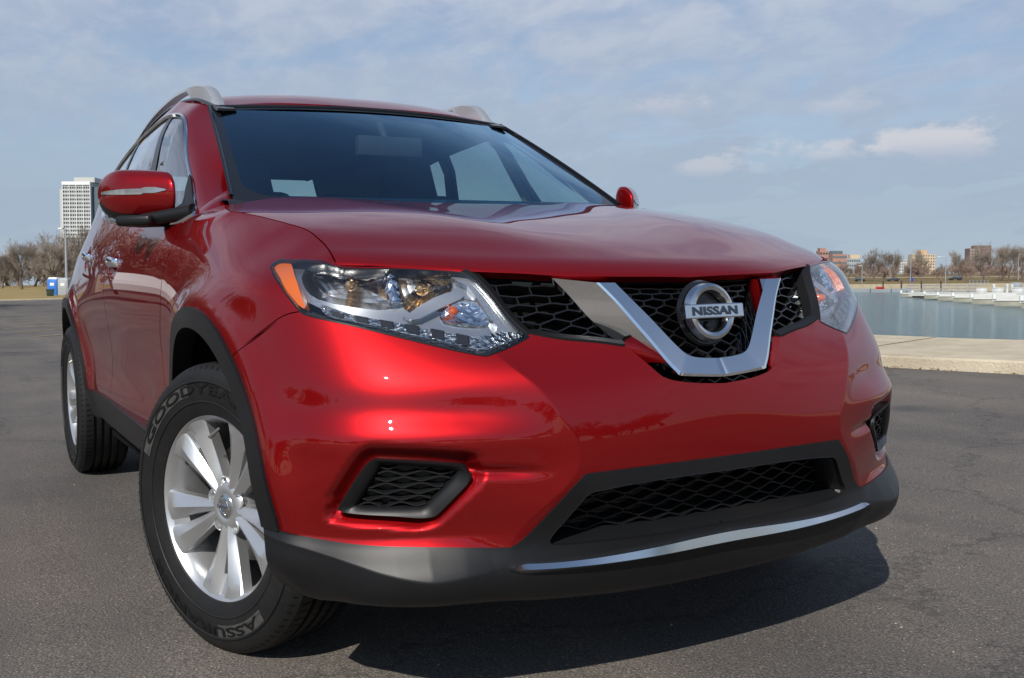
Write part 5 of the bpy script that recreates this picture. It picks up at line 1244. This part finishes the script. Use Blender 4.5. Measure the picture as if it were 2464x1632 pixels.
# raised concrete edge of the harbour
prof = [(.0, -.02), (.012, KH-.02), (.03, KH-.004), (.06, KH), (slab_w, KH+.02), (slab_w+.02, -2.2)]
joints = [-96+i*3.05+.9 for i in range(50)]
V = []; Fc = []; rj = random.Random(3)
for a in joints:
    for e in (.006, 3.044):
        dz = rj.uniform(-.004, .004)
        for b, z in prof: p = kp(a+e, b+rj.uniform(-.003, .003), 0); V.append(W3((p.x, p.y, z+(dz if z > 0 else 0)+zl(-p.x))))
k = len(prof)
for i in range(len(joints)):
    o_ = i*2*k
    Fc += [(o_+j, o_+j+1, o_+k+j+1, o_+k+j) for j in range(k-1)]
tag(mesh_obj('harbour_kerb', V, Fc, M['concrete'], smooth=False), 'broad pale concrete kerb between the asphalt and the water', 'kerb')
WZ = CP.z-1.95
e_ = [Vector(W3(kp(a, slab_w-.3, 0))) for a in (80, 0, -2.5, -6.5, -96)]
sheet('water', [(p.x, p.y, WZ) for p in e_]+[(-500, e_[-1].y, WZ), (-900, 900, WZ), (200, 900, WZ)], M['water'])
# fallen leaves at the foot of the kerb
rl_ = random.Random(5); mb = MB()
for _ in range(900):
    a = rl_.uniform(-6, 14); b = -abs(rl_.gauss(0, .05))-.004; p = Vector(W3(kp(a, b, .004+rl_.random()*.012))); s_ = rl_.uniform(.006, .020)
    rt = Matrix.Rotation(rl_.uniform(0, 6.3), 3, 'Z') @ Matrix.Rotation(rl_.uniform(-.6, .6), 3, 'X')
    mb.add([p+rt @ Vector(q)*s_ for q in ((-1, 0, 0), (0, -.5, .1), (1, 0, 0), (0, .5, .15))], [(0, 1, 2, 3)])
o = mb.obj('leaf_litter', M['leaf'], smooth=False); o['kind'] = 'stuff'
rl_ = random.Random(9); mb = MB()
for _ in range(260):
    x, y = rl_.uniform(-4, 3), rl_.uniform(-3, 5); s_ = rl_.uniform(.0015, .0045); p = Vector(W3((x, y, s_*.5)))
    rt = Matrix.Rotation(rl_.uniform(0, 6.3), 3, 'Z')
    mb.add([p+rt @ Vector(q)*s_ for q in ((1, 0, 0), (0, .8, 0), (-1.1, 0, 0), (0, -.7, 0), (.1, 0, .7), (0, .1, -.6))], [(0, 1, 4), (1, 2, 4), (2, 3, 4), (3, 0, 4), (1, 0, 5), (2, 1, 5), (3, 2, 5), (0, 3, 5)])
o = mb.obj('loose_grit', M['concrete'], smooth=False); o['kind'] = 'stuff'
# painted bay lines, far left
for i, (a, b) in enumerate((((0, 780.5), (160, 770)), ((8, 790), (150, 779)), ((38, 799.5), (150, 790)), ((85, 811.8), (152, 806)), ((40, 767), (150, 762)))):
    p, q = on_lot(*a, -.02), on_lot(*b, -.02); p.z = zl(-p.x)+.006; q.z = zl(-q.x)+.006; p, q = Vector(W3(p)), Vector(W3(q)); d = (q-p).normalized(); w_ = Vector((-d.y, d.x, 0))*.05
    o = struct(mesh_obj('parking_line', [p-w_, q-w_, q+w_, p+w_], [(0, 1, 2, 3)], M['line'], smooth=False))
# lawn beyond the car park on the left
ex = kp(-96, 0, 0).x
struct(mesh_obj('lawn', [W3(p) for p in ((ex-.2, -150, zl(-ex)+.12), (ex-.2, 16, zl(-ex)+.12), (-140, 30, .1), (-140, -170, .1), (-240, -220, 1.0), (-240, 60, 1.0))], [(0, 1, 2, 3), (3, 2, 5, 4)], M['grass'], smooth=False))
m = MB(); m.box(W3((ex, -67, zl(-ex)+.07)), (.15, 83, .07), LOT); tag(m.obj('lawn_kerb', M['concrete'], bevel=.02), 'long low concrete kerb along the front of the tan lawn', 'kerb')
p = at(150, 732, 78); m = MB(); m.lathe([(0, .16), (1.1, .15), (1.35, .08), (1.4, -.05)], 24, 'z', (p.x-.2, p.y+1.1, p.z-.05)); tag(m.obj('traffic_island', M['concrete']), 'small round concrete island just left of the red car', 'traffic island')
# ---- bare trees
def tree_mesh(seed, h, spread, levels=6, twig=.02, trunk=.2, lean=0, fork=.24):
    r = random.Random(seed); tv, tf, cv, cf = [], [], [], []
    def limb(p, d, ln, rad, lev):
        n = 4 if lev < 3 else 2; pts = [p]; rr = [rad]; q = p.copy(); dd = d.copy(); wob = .15 if lev < 3 else .10
        for i in range(n):
            dd = (dd+Vector((r.gauss(0, wob), r.gauss(0, wob), r.gauss(.06, .07)))).normalized(); q = q+dd*ln/n; pts.append(q.copy()); rr.append(max(twig*.45, rad*(1-.45*(i+1)/n)))
        V_, F_ = (tv, tf) if lev < 2 else (cv, cf); k_ = len(V_)
        if lev >= levels-1:      # fine twigs as slim three-sided spikes
            u_ = dd.orthogonal().normalized()*max(twig*.55, rr[0]*.6); w_ = dd.cross(u_)
            V_ += [tuple(p+u_), tuple(p-u_*.5+w_*.87), tuple(p-u_*.5-w_*.87), tuple(q)]; F_ += [(k_, k_+1, k_+3), (k_+1, k_+2, k_+3), (k_+2, k_, k_+3)]
        else:
            mbx = MB(); mbx.tube(pts, rr, 7 if lev == 0 else 5 if lev == 1 else 3, cap=False); V_ += mbx.v; F_ += [tuple(i+k_ for i in f) for f in mbx.f]
        if lev >= levels: return
        cnt = [5, 4, 4, 4, 4, 5, 4][min(lev, 6)]
        for c_ in range(cnt):
            t = r.uniform(.40 if lev else .70, 1.0) if c_ else 1.0
            i = min(int(t*n), n-1); b_ = pts[i].lerp(pts[i+1], t*n-i); az = r.uniform(0, 6.283); up = r.uniform(.30, .85)*spread*(.45 if c_ == 0 else 1)
            ax = Matrix.Rotation(az, 3, dd) @ dd.orthogonal().normalized()
            nd = (dd*(1-up*.5)+ax*up+Vector((0, 0, .22))).normalized()
            limb(b_, nd, ln*r.uniform(.58, .84)*(1.15 if lev == 0 else 1), max(twig, rr[i]*r.uniform(.42, .62)), lev+1)
    limb(Vector((0, 0, -.1)), Vector((lean, 0, 1)).normalized(), h*fork, trunk, 0)
    zz_max = max(v[2] for v in cv); s_ = h/zz_max
    return [(x*s_, y*s_, z*s_) for x, y, z in tv], tf, [(x*s_, y*s_, z*s_) for x, y, z in cv], cf
PROTO = {}
def tree(kind, loc, rotz, scale, label, group, mats=('bark', 'twig')):
    if kind not in PROTO:
        a, b, c_, d = tree_mesh(*kind); t = empty('bare_tree', loc, label, 'tree', group)
        mesh_obj('trunk', a, b, M[mats[0]], t); mesh_obj('crown', c_, d, M[mats[1]], t, smooth=False); PROTO[kind] = t
        t.location = loc; t.rotation_euler = (0, 0, rotz); t.scale = (scale,)*3; return t
    o = copy_tree(PROTO[kind], loc, rotz, scale, label); return o
KA, KB, KC_, KD = (11, 10, .95, 6, .016, .22, .1, .20), (12, 10, .72, 6, .016, .18, 0, .22), (13, 10, 1.1, 6, .016, .25, -.05, .18), (21, 10, .85, 6, .016, .2, .05, .22)
def put_tree(kind, px, top, foot, depth, rot, label, group, mats=('bark', 'twig')):
    p, q = at(px, foot, depth), at(px, top, depth); return tree(kind, p, rot, (q.z-p.z)/10, label, group, mats)
G1 = 'bare trees beyond the lawn on the left'
put_tree(KA, 52, 566, 694, 150, .3, 'spreading bare tree with dark trunk, left of the lamp post and well clear of it', G1)
put_tree(KC_, 140, 548, 693, 165, 2.2, 'tall bare tree directly behind the lamp post near the portable toilets', G1)
put_tree(KD, 5, 600, 694, 170, 1.0, 'bare tree cut off by the left edge of the picture', G1)
put_tree(KB, 178, 535, 700, 180, .5, 'brownish bare tree in front of the white tower', G1, )
put_tree(KA, 105, 590, 694, 190, 4.0, 'low wide bare tree behind the gap between the two tallest left trees', G1)
G2 = 'bare trees on the far harbour bank'
put_tree(KC_, 2104, 592, 680, 450, .4, 'widest bare tree on the far bank, left of the pale lamp posts', G2)
put_tree(KA, 2148, 597, 680, 444, 2.4, 'leaning bare tree at the right side of the widest far tree', G2)
put_tree(KB, 2225, 597, 676, 570, 1.4, 'thin bare tree standing in front of the yellow building', G2)
put_tree(KD, 2195, 634, 678, 495, 3.0, 'small bare tree below the white lowrise building', G2)
put_tree(KB, 2311, 600, 672, 525, 2.0, 'upright reddish bare tree left of the dark brown tower', G2)
put_tree(KC_, 2372, 577, 680, 420, 1.1, 'tallest bare tree on the far bank, in front of the dark brown tower', G2)
put_tree(KD, 2412, 583, 676, 450, 4.1, 'bare tree immediately right of the tallest far tree', G2)
put_tree(KA, 2428, 580, 678, 429, 5.1, 'broad bare tree behind the right-hand lamp post', G2)
put_tree(KC_, 2462, 585, 677, 450, .2, 'bare tree cut off by the right edge of the picture', G2)
put_tree(KD, 2040, 640, 678, 480, .2, 'low dark bare tree beside the right headlight of the red car', G2)
put_tree(KB, 2262, 640, 676, 510, .9, 'bushy low bare tree right of the yellow building foot', G2)
# woods that read as one mass: along the left horizon, and round the car park behind the camera (seen in the paintwork)
bits = [tree_mesh(s_, 10, sp, 5, .035, .2, 0, f_) for s_, sp, f_ in ((31, 1.1, .18), (32, .85, .2), (33, 1.2, .15))]
V = []; Fc = []; rw_ = random.Random(17)
def add_wood(x, y, z, h):
    for q in (0, 2):
        v_, f_ = bits_cur[q], bits_cur[q+1]; k_ = len(V); a = rw_.uniform(0, 6.28); ca, sa = math.cos(a)*h/10, math.sin(a)*h/10
        V.extend([(x+p[0]*ca-p[1]*sa, y+p[0]*sa+p[1]*ca, z+p[2]*h/10) for p in v_]); Fc.extend([tuple(i+k_ for i in f) for f in f_])
for i in range(85):
    px = rw_.uniform(-1500, 250); dep = rw_.uniform(165, 225); p = at(px, 694, dep); top = at(px, rw_.uniform(596, 640), dep); bits_cur = bits[i % 3]; add_wood(p.x, p.y, p.z-.3, top.z-p.z)
for i in range(46):
    px = rw_.uniform(-60, 260); dep = rw_.uniform(185, 240); p = at(px, 692, dep); top = at(px, rw_.uniform(596, 650), dep); bits_cur = bits[i % 3]; add_wood(p.x, p.y, p.z-.3, top.z-p.z)
o = mesh_obj('wood', V, Fc, M['twig'], smooth=False); o['kind'] = 'stuff'
V = []; Fc = []
for i in range(120):
    a = R(rw_.uniform(205, 395) if i < 80 else rw_.uniform(184, 222)); d = rw_.uniform(55, 85) if i < 80 else rw_.uniform(48, 75); bits_cur = bits[i % 3]; add_wood(CP.x+d*math.cos(a), CP.y+d*math.sin(a), 0, rw_.uniform(7, 15))
o = mesh_obj('wood', V, Fc, M['twig'], smooth=False); o['kind'] = 'stuff'
V = []; Fc = []
for i in range(190):
    px = rw_.uniform(1950, 2600) if i < 110 else rw_.uniform(2600, 7000); dep = rw_.uniform(470, 700); p = at(px, 673, dep); top = at(px, rw_.uniform(622, 652), dep); bits_cur = bits[i % 3]; add_wood(p.x, p.y, p.z-.3, top.z-p.z)
o = mesh_obj('far_wood', V, Fc, M['twig_far'], smooth=False); o['kind'] = 'stuff'
# ---- far bank: stone wall, sloping grass, road
def band_pts(rows):  # rows of (px0, py0, px1, py1, depth)
    V = []
    for a, b, c_, d, dep in rows:
        p, q = at(a, b, dep), at(c_, d, dep*1.0); V += [p, q]
    return V
def xline(px, z0_row): return None
bank = []
for dep, py in ((335, 692.5), (350, 688), (400, 682.5), (450, 677), (520, 670), (640, 664), (900, 660), (1500, 664)):
    bank.append([at(px, py-(min(px, 2700)-2100)*.0076, dep) for px in (1300, 2000, 2200, 2464, 3200, 6000, 14000)])
V = [p for r in bank for p in r]; Fc = [(i*7+j, i*7+j+1, i*7+8+j, i*7+7+j) for i in range(len(bank)-1) for j in range(6)]
struct(mesh_obj('far_bank', V, Fc, M['far_grass']))
def strip3(name, rows, mat):
    n = len(rows[0]); V = [p for r in rows for p in r]; return mesh_obj(name, V, [(i*n+j, i*n+j+1, (i+1)*n+j+1, (i+1)*n+j) for i in range(len(rows)-1) for j in range(n-1)], mat, smooth=False)
pxs = (1300, 2000, 2200, 2464, 3200, 6000, 14000); row = lambda py, dep: [at(px, py-(min(px, 2700)-2100)*.0076, dep) for px in pxs]
tag(strip3('seawall', [row(704, 334.0), row(684.5, 334.0), row(683.8, 338), row(690, 339)], M['seawall']), 'low tan stone seawall along the far side of the harbour', 'seawall')
struct(strip3('far_road', [row(677.3, 448), row(675.6, 462)], M['asphalt']))
struct(strip3('far_path', [row(669.0, 530), row(667.8, 550)], M['concrete']))
# ---- docks
DD = Vector((.62, .78, 0)).normalized()
ends = [(2168, 2195, 716.5), (2195, 2222, 718.6), (2224, 2250, 721.8), (2256, 2285, 725.8), (2293, 2326, 730), (2338, 2374, 735.4), (2392, 2433, 741), (2458, 2500, 747.5)]
LAB = ['farthest pale dock finger with a white corner post', 'second dock finger from the far open water', 'third dock finger from the far end', 'dock finger with a round white bumper at its corner', 'fourth dock finger from the right edge', 'long dock finger, third from the right edge', 'widest whole dock finger, low in the water', 'dock finger cut by the right edge of the picture']
for (a, b, y), lb in zip(ends, LAB):
    p, q = on_z(a, y, WZ), on_z(b, y-1, WZ); d = q-p; d.z = 0; w_ = d.length; ax = d.normalized()
    df = empty('dock_finger', p, lb, 'dock', 'floating dock fingers')
    L_ = 34; e = DD*L_; th = .62
    def slab(nm, z0, z1, mat, a0=0, a1=1, grow=0):
        b_ = [ax*(-grow)-DD*grow, ax*(w_+grow)-DD*grow, ax*(w_+grow)+e, ax*(-grow)+e]
        V = [Vector((v.x, v.y, z0)) for v in b_]+[Vector((v.x, v.y, z1)) for v in b_]
        o = MB().add(V, [(3, 2, 1, 0), (4, 5, 6, 7), (0, 1, 5, 4), (1, 2, 6, 5), (2, 3, 7, 6), (3, 0, 4, 7)]).obj(nm, mat, df); return o
    slab('deck', th, th+.16, M['dock'], grow=.10); slab('float', .16, th, M['dockside']); 
    m = MB(); m.lathe([(0, .42), (.17, .36), (.20, 0), (0, 0)], 10, 'z', (0, 0, th+.16)); m.obj('corner_bumper', M['white'], df)
# main walkway with boxes, pedestals and gangway rails
p0, p1 = on_z(2205, 707.5, WZ+.7), on_z(2700, 712, WZ+.7)
m = MB(); d = (p1-p0).normalized(); n_ = Vector((-d.y, d.x, 0))
def obox(mb, c_, d_, hl_, hw, hz): 
    n2 = Vector((-d_.y, d_.x, 0)); V = []
    for sz in (-1, 1):
        for sn in (-1, 1):
            for sd in (-1, 1): V.append(c_+d_*sd*hl_+n2*sn*hw+Vector((0, 0, sz*hz)))
    mb.add(V, [(0, 2, 3, 1), (4, 5, 7, 6), (0, 1, 5, 4), (2, 6, 7, 3), (0, 4, 6, 2), (1, 3, 7, 5)])
obox(m, (p0+p1)/2, d, (p1-p0).length/2, 1.6, .3); tag(m.obj('dock_walkway', M['dock']), 'pale main walkway behind the dock fingers', 'dock')
BXL = ['white dock box left of the other boxes on the walkway', 'white dock box between two white power posts', 'white dock box nearest the right edge']
dpt = 150
for (a, b, t_, f_), lb in zip(((2353, 2371, 693, 704.5), (2390, 2411, 692.5, 706), (2438, 2460, 692, 708)), BXL):
    p, q = at((a+b)/2, f_, dpt), at(a, t_, dpt); hw = (at(b, f_, dpt)-at(a, f_, dpt)).length/2; hz = (q.z-p.z)/2
    bx = empty('dock_box', p, lb, 'dock box', 'white dock boxes'); rt = Matrix.Rotation(math.atan2(d.y, d.x), 3, 'Z')
    m = MB(); m.box((0, 0, hz*.85), (hw*.96, .5, hz*.85), rt); m.obj('box_body', M['white'], bx, bevel=.03); m = MB(); m.box((0, 0, hz*1.82), (hw, .54, hz*.16), rt); m.obj('box_lid', M['white'], bx, bevel=.03)
for px, t_, lb in ((2391, 684.5, 'white power post at the left end of the second dock box'), (2423, 684.5, 'white power post standing between two dock boxes'), (2434.5, 684.5, 'white power post touching the last dock box')):
    p, q = at(px, 706, dpt+1), at(px, t_, dpt+1); m = MB(); hgt = q.z-p.z; m.lathe([(.0, hgt), (.16, hgt*.97), (.27, hgt*.90), (.23, hgt*.86), (.20, .0)], 14, 'z', tuple(p)); tag(m.obj('power_post', M['white']), lb, 'power post', 'white power posts')
p, q = at(2446, 692, 160), at(2446, 680, 160); m = MB(); m.box(((p+q)/2), (.6, .6, (q.z-p.z)/2)); tag(m.obj('meter_cabinet', M['grey'], bevel=.05), 'grey meter cabinet behind the last white dock box', 'cabinet')
def rail(name, x0, x1, yt, yb, dep, n, lb, slope=0):
    g_ = empty(name, at(x0, yb, dep), lb, 'railing', 'grey dock railings'); o0 = Vector(g_.location); m = MB()
    for i in range(n):
        x = x0+(x1-x0)*i/(n-1); m.tube([at(x, yb, dep)-o0, at(x-slope, yt, dep)-o0], .06, 4)
    m.obj('rail_post', M['galv'], g_); m = MB()
    for y in (yt, (yt+yb)/2): m.tube([at(x0, y, dep)-o0, at(x1, y, dep)-o0], .06, 4)
    m.obj('rail_bar', M['galv'], g_)
    m = MB()
    c_ = (at(x0, yb, dep)+at(x1, yb, dep))/2-o0; dd_ = (at(x1, yb, dep)-at(x0, yb, dep)); obox(m, c_, dd_.normalized(), dd_.length/2, .5, .12); m.obj('rail_deck', M['galv'], g_)
for i, (a, b, lb) in enumerate(((2182, 2212, 'leftmost grey gangway railing on the docks'), (2218, 2248, 'second grey gangway railing from the open water'), (2252, 2285, 'grey gangway railing left of the dark boat shadow'), (2290, 2325, 'grey gangway railing below the dark parked SUV'), (2330, 2352, 'grey gangway railing next to the first dock box'))): rail('gangway_railing', a, b, 687, 702, 185+2*i, 6, lb, 5)
rail('landing_railing', 2333, 2378, 675, 686, 330, 6, 'raised grey railing on top of the seawall, right half')
# low docks along the far wall with a red hull
for a, b, lb in ((2040, 2090, 'low grey dock left of the red boat on the far wall'), (2090, 2140, 'low grey dock under and right of the red boat'), (2140, 2190, 'low grey dock just left of the gangways')):
    p, q = at(a, 699.5, 305), at(b, 698.7, 305); m = MB(); dd_ = q-p; dd_.z = 0; obox(m, (p+q)/2, dd_.normalized(), dd_.length*.48, 1.5, .55); tag(m.obj('low_dock', M['galv']), lb, 'dock', 'low docks by the far wall')
p, q = at(2108, 694.5, 300), at(2128, 694.3, 300); m = MB(); dd_ = (q-p); L_ = dd_.length; dn = dd_.normalized(); nn_ = Vector((-dn.y, dn.x, 0))
rg = []
for t in np.linspace(0, 1, 12):
    w_ = .8*math.sin(math.pi*min(1, max(.02, t)))**.5+.02; c_ = p+dd_*t; rg.append([c_+nn_*w_+Vector((0, 0, .35)), c_+nn_*w_*.7-Vector((0, 0, .2)), c_-nn_*w_*.7-Vector((0, 0, .2)), c_-nn_*w_+Vector((0, 0, .35)), c_+Vector((0, 0, .5))])
tag(sweep('small_boat', np.array([[tuple(v) for v in r] for r in rg]), M['red'], None), 'small red boat tied up along the far seawall', 'boat')
for px, lb in ((2125, 'dark mooring pile above the red boat'), (2169, 'dark mooring pile over the end of the farthest dock finger'), (2217, 'dark mooring pile behind the gangway railings'), (2264, 'rightmost dark mooring pile along the far wall')):
    p = at(px, 703, 330); q = at(px, 676, 330); m = MB(); m.tube([p, q], .22, 8); tag(m.obj('mooring_pile', M['rust']), lb, 'pile', 'dark mooring piles')
# ---- lamp posts
def lamp(px, top, foot, depth, arm, label):
    p, q = at(px, foot, depth), at(px, top, depth); l_ = empty('lamp_post', p, label, 'lamp post', 'lamp posts'); h = q.z-p.z
    m = MB(); m.tube([(0, 0, 0), (0, 0, h*.5), (0, 0, h)], [.17, .13, .09], 10); m.obj('post', M['galv'], l_)
    e = at(px+arm, top-1, depth)-p; m = MB(); m.tube([(0, 0, h-.1), (e.x*.4, e.y*.4, h+.12), (e.x, e.y, h+.05)], .06, 8); m.obj('arm', M['galv'], l_)
    m = MB(); v = Vector((e.x, e.y, 0)).normalized() if abs(arm) > 0 else Vector((1, 0, 0)); rt = v.to_track_quat('X', 'Z').to_matrix(); m.box((e.x+v.x*.2, e.y+v.y*.2, h+.04), (.38, .16, .09), rt); m.obj('lamp_head', M['white'], l_, bevel=.05)
lamp(161, 551, 712, 110, -12, 'tall grey lamp post rising left of the white tower')
lamp(2191, 612, 677, 360, 8, 'pale lamp post beside the blue barrel')
lamp(2275, 618, 682, 352, -14, 'lamp post with its arm to the left, right of the yellow building')
lamp(2450, 612, 674, 365, 4, 'pale lamp post close to the right edge')
lamp(2074, 640, 683, 355, -4, 'short lamp post in front of the low dark tree')
# ---- portable toilets, bin, barrel
def toilet(px0, px1, top, foot, depth, colr, roof_m, label, sign):
    a, b, t_ = at(px0, foot, depth), at(px1, foot, depth), at(px0, top, depth); w_ = (b-a).length; h = t_.z-a.z; c_ = (a+b)/2
    e = empty('portable_toilet', c_, label, 'toilet', 'portable toilets'); ya = math.atan2((b-a).y, (b-a).x); e.rotation_euler = (0, 0, ya)
    m = MB(); m.box((0, .5, h*.46), (w_/2, w_/2, h*.46)); m.obj('cabin', M[colr], e, bevel=.05)
    m = MB(); m.box((0, .5, h*.94), (w_/2*1.02, w_/2*1.02, h*.06), None, .72); m.obj('roof', M[roof_m], e, bevel=.04)
    m = MB(); m.box((0, .5-w_/2-.02, h*.45), (w_*.40, .02, h*.42)); m.obj('door', M[colr], e, bevel=.02)
    m = MB(); m.box((0, .5-w_/2-.05, h*.66), (w_*.2, .01, h*.07)); m.obj('door_sign', M['white'], e)
    for k in (.25, .36, .47): m = MB(); m.box((0, .5-w_/2-.045, h*k), (w_*.3, .012, h*.012)); m.obj('door_rib', M[colr], e)
toilet(114.5, 138.5, 667.5, 716.5, 108, 'blue', 'white', 'blue portable toilet with a white roof', 1)
toilet(139.5, 164, 668.5, 716.5, 108, 'grey', 'grey', 'grey portable toilet next to the blue one', 1)
p, q = at(121, 718, 104), at(121, 696, 104); h = q.z-p.z; e = empty('wheelie_bin', p, 'dark green wheeled bin in front of the blue toilet', 'bin')
m = MB(); V = []; w0, w1 = .30*h, .38*h
m.box((0, 0, h*.46), (w1, w1, h*.46)); V = [(x*(w0/w1 if z < h*.4 else 1), y*(w0/w1 if z < h*.4 else 1), z) for x, y, z in m.v]; m.v = V; m.obj('bin_body', M['green'], e, bevel=.03); m = MB(); m.box((0, 0, h*.95), (w1*1.08, w1*1.08, h*.05)); m.obj('bin_lid', M['green'], e, bevel=.03)
p, q = at(2194, 677.5, 362), at(2194, 669.0, 362); m = MB(); h = q.z-p.z; m.lathe([(0, h), (.38*h, h), (.40*h, h*.9), (.37*h, h*.5), (.38*h, 0), (0, 0)], 16, 'z', tuple(p)); tag(m.obj('barrel', M['navy']), 'bright blue barrel at the foot of a lamp post', 'barrel')
# ---- buildings
def building(name, x0, x1, top, foot, depth, mat, label, cols, rows, wmat='glass', wfrac=(.6, .5), thick=14, roofbox=None, rmat=None, piers=None, stuff_after=100):
    a, b, t_ = at(x0, foot, depth), at(x1, foot, depth), at(x0, top, depth); w_ = (b-a).length; h = t_.z-a.z; c_ = (a+b)/2
    e = empty(name, c_, label, 'building'); e.rotation_euler = (0, 0, math.atan2((b-a).y, (b-a).x))
    m = MB(); m.box((0, thick/2, h/2), (w_/2, thick/2, h/2)); m.obj('wall', M[mat], e, smooth=False)
    cw_, ch = w_/cols, h/rows; proto = None; n_ = 0; rest = MB()
    for r in range(rows-1, -1, -1):
        for q in range(cols):
            pos_ = (-w_/2+(q+.5)*cw_, -.05, (r+.5)*ch)
            if n_ < stuff_after:
                if proto is None: m = MB(); m.box((0, 0, 0), (cw_*wfrac[0]/2, .08, ch*wfrac[1]/2)); proto = m.obj('window', M[wmat], e, smooth=False); o = proto
                else: o = proto.copy(); COL.objects.link(o); o.parent = e
                o.location = pos_
            else: rest.box(pos_, (cw_*wfrac[0]/2, .06, ch*wfrac[1]/2))
            n_ += 1
    if rest.v: o = rest.obj('window', M[wmat], e, smooth=False); o['kind'] = 'stuff'
    if piers:
        for q in range(piers+1):
            m = MB(); m.box((-w_/2+q*w_/piers, -.25, h/2), (w_*.012, .3, h/2+.2)); m.obj('pier', M['white'], e, smooth=False)
    if roofbox:
        f0, f1, hh, k_ = roofbox; m = MB(); m.box((-w_/2+w_*(f0+f1)/2, thick/2, h+hh/2), (w_*(f1-f0)/2, thick/3, hh/2)); m.obj('roof_block', M[k_], e, smooth=False)
    return e, w_, h
e, w_, h = building('tower_block', 156, 222, 439, 700, 845, 'offwhite', 'white high-rise tower block at the far left', 12, 28, 'glass', (.68, .45), 24, (.35, 1.1, 4, 'offwhite'), piers=4)
m = MB(); m.box((0, -.4, h-1.2), (w_/2+.3, .5, 1.4)); m.obj('parapet', M['white'], e, smooth=False)
m = MB(); m.box((-w_/2-1.3, 8, h/2-3), (1.2, 8, h/2-3)); m.obj('side_wing', M['offwhite'], e, smooth=False)
m = MB(); m.box((w_/2+5, 14, h/2-2), (5, 10, h/2-2)); m.obj('side_wing', M['shade'], e, smooth=False)  # shaded flank of the tower: the shade is put into its dark colour
building('brick_building', 1972, 2005, 604, 668, 1560, 'brick', 'red brick building with stepped roof beside the right headlight', 5, 5, 'glass', (.7, .35), 20, (.05, .5, 4.5, 'brick'))
building('brick_building', 2003, 2037, 612, 668, 1500, 'brick', 'red brick building with a dark glass top floor', 6, 4, 'shade', (.85, .4), 20, (.02, .75, 5, 'shade'))
building('office_building', 2037, 2070, 622, 668, 1620, 'grey', 'grey low building left of the widest far tree', 6, 4, 'shade', (.7, .4), 20, (.3, 1, 6, 'tan'))
building('apartment_building', 2163, 2196, 625, 668, 1800, 'offwhite', 'white lowrise beside the yellow building', 6, 6, 'shade', (.5, .4), 20)
building('apartment_building', 2195, 2249, 612.5, 668, 1680, 'tan', 'yellow stone apartment building with an orange roof block', 9, 8, 'glass', (.42, .42), 20, (.37, .67, 7, 'orange'))
building('tower_block', 2332, 2358, 598, 668, 1440, 'brown', 'dark brown tower half hidden by bare trees', 4, 10, 'offwhite', (.35, .4), 16, (.5, 1, 4, 'brown'))
building('tower_block', 2356, 2384, 591, 668, 1500, 'brown', 'taller dark brown tower behind the tallest far tree', 5, 11, 'glass', (.4, .4), 16)
# ---- parked vehicles far off
def far_car(name, x0, x1, foot, depth, mat, label, cat, suv=1.0, flip=1, group='cars parked on the far bank road'):
    a, b = at(x0, foot, depth), at(x1, foot, depth); L_ = (b-a).length; e = empty(name, (a+b)/2, label, cat, group); e.rotation_euler = (0, 0, math.atan2((b-a).y, (b-a).x))
    k_ = L_/4.5; hw = .86*k_; P = [(-2.2, .35), (-2.25, .75), (-2.1, .95), (-1.2, 1.02), (1.3, 1.02), (2.0, .92), (2.25, .75), (2.2, .35)]
    rg = np.array([[(flip*x*k_, y, z*k_) for x, z in P] for y in (-hw, -hw*.9, hw*.9, hw)]); rg[0, :, 2] *= .97; rg[3, :, 2] *= .97
    sweep('body', rg, M[mat], e)
    top = 1.45+.25*suv; C_ = [(-2.0 if suv else -1.7, 1.0), (-1.85 if suv else -1.1, top), (.4, top), (1.25, 1.0)]
    rg = np.array([[(flip*x*k_, y*(1 if z < 1.1 else .84), z*k_) for x, z in C_] for y in (-hw*.95, hw*.95)]); sweep('cabin', rg, M[mat], e)
    C2 = [(-1.85 if suv else -1.5, 1.06), (-1.72 if suv else -1.05, top-.1), (.33, top-.1), (1.05, 1.06)]
    for s in (-1, 1): rg = np.array([[(flip*x*k_, s*(hw*.955 if z < 1.1 else hw*.825)+s*o_, z*k_) for x, z in C2] for o_ in (0, .015)]); sweep('side_window', rg, M['shade'], e)
    for x in (-1.35, 1.4):
        for s in (-1, 1): m = MB(); m.lathe([(0, -.1), (.2, -.11), (.31, -.1), (.34, -.08), (.34, .08), (.0, .08)], 16, 'y', (flip*x*k_, s*hw*.93, .34*k_)); m.obj('wheel', M['rubber'], e)
    return e
far_car('parked_suv', 2056, 2082, 677.5, 382, 'carpaint', 'dark green SUV parked at the left end of the far bank', 'car')
far_car('parked_car', 2134, 2163, 677, 386, 'carpaint2', 'dark low car parked under the leaning bare tree', 'car', 0, -1)
far_car('parked_suv', 2283, 2314, 675, 368, 'carpaint', 'black SUV parked alone on the grass right of the lamp post', 'car', 1, -1)
for x0, x1, lb in ((2054, 2125, 'long dark railing shadow strip bench left on the far bank'), ): pass
v = far_car('white_van', 0, 425, 700, 30, 'white', 'white van standing left of the picture, mirrored in the doors', 'van', 1, 1, None)
v.location = (-25, -5.6, 0); v.rotation_euler = (0, 0, R(8))
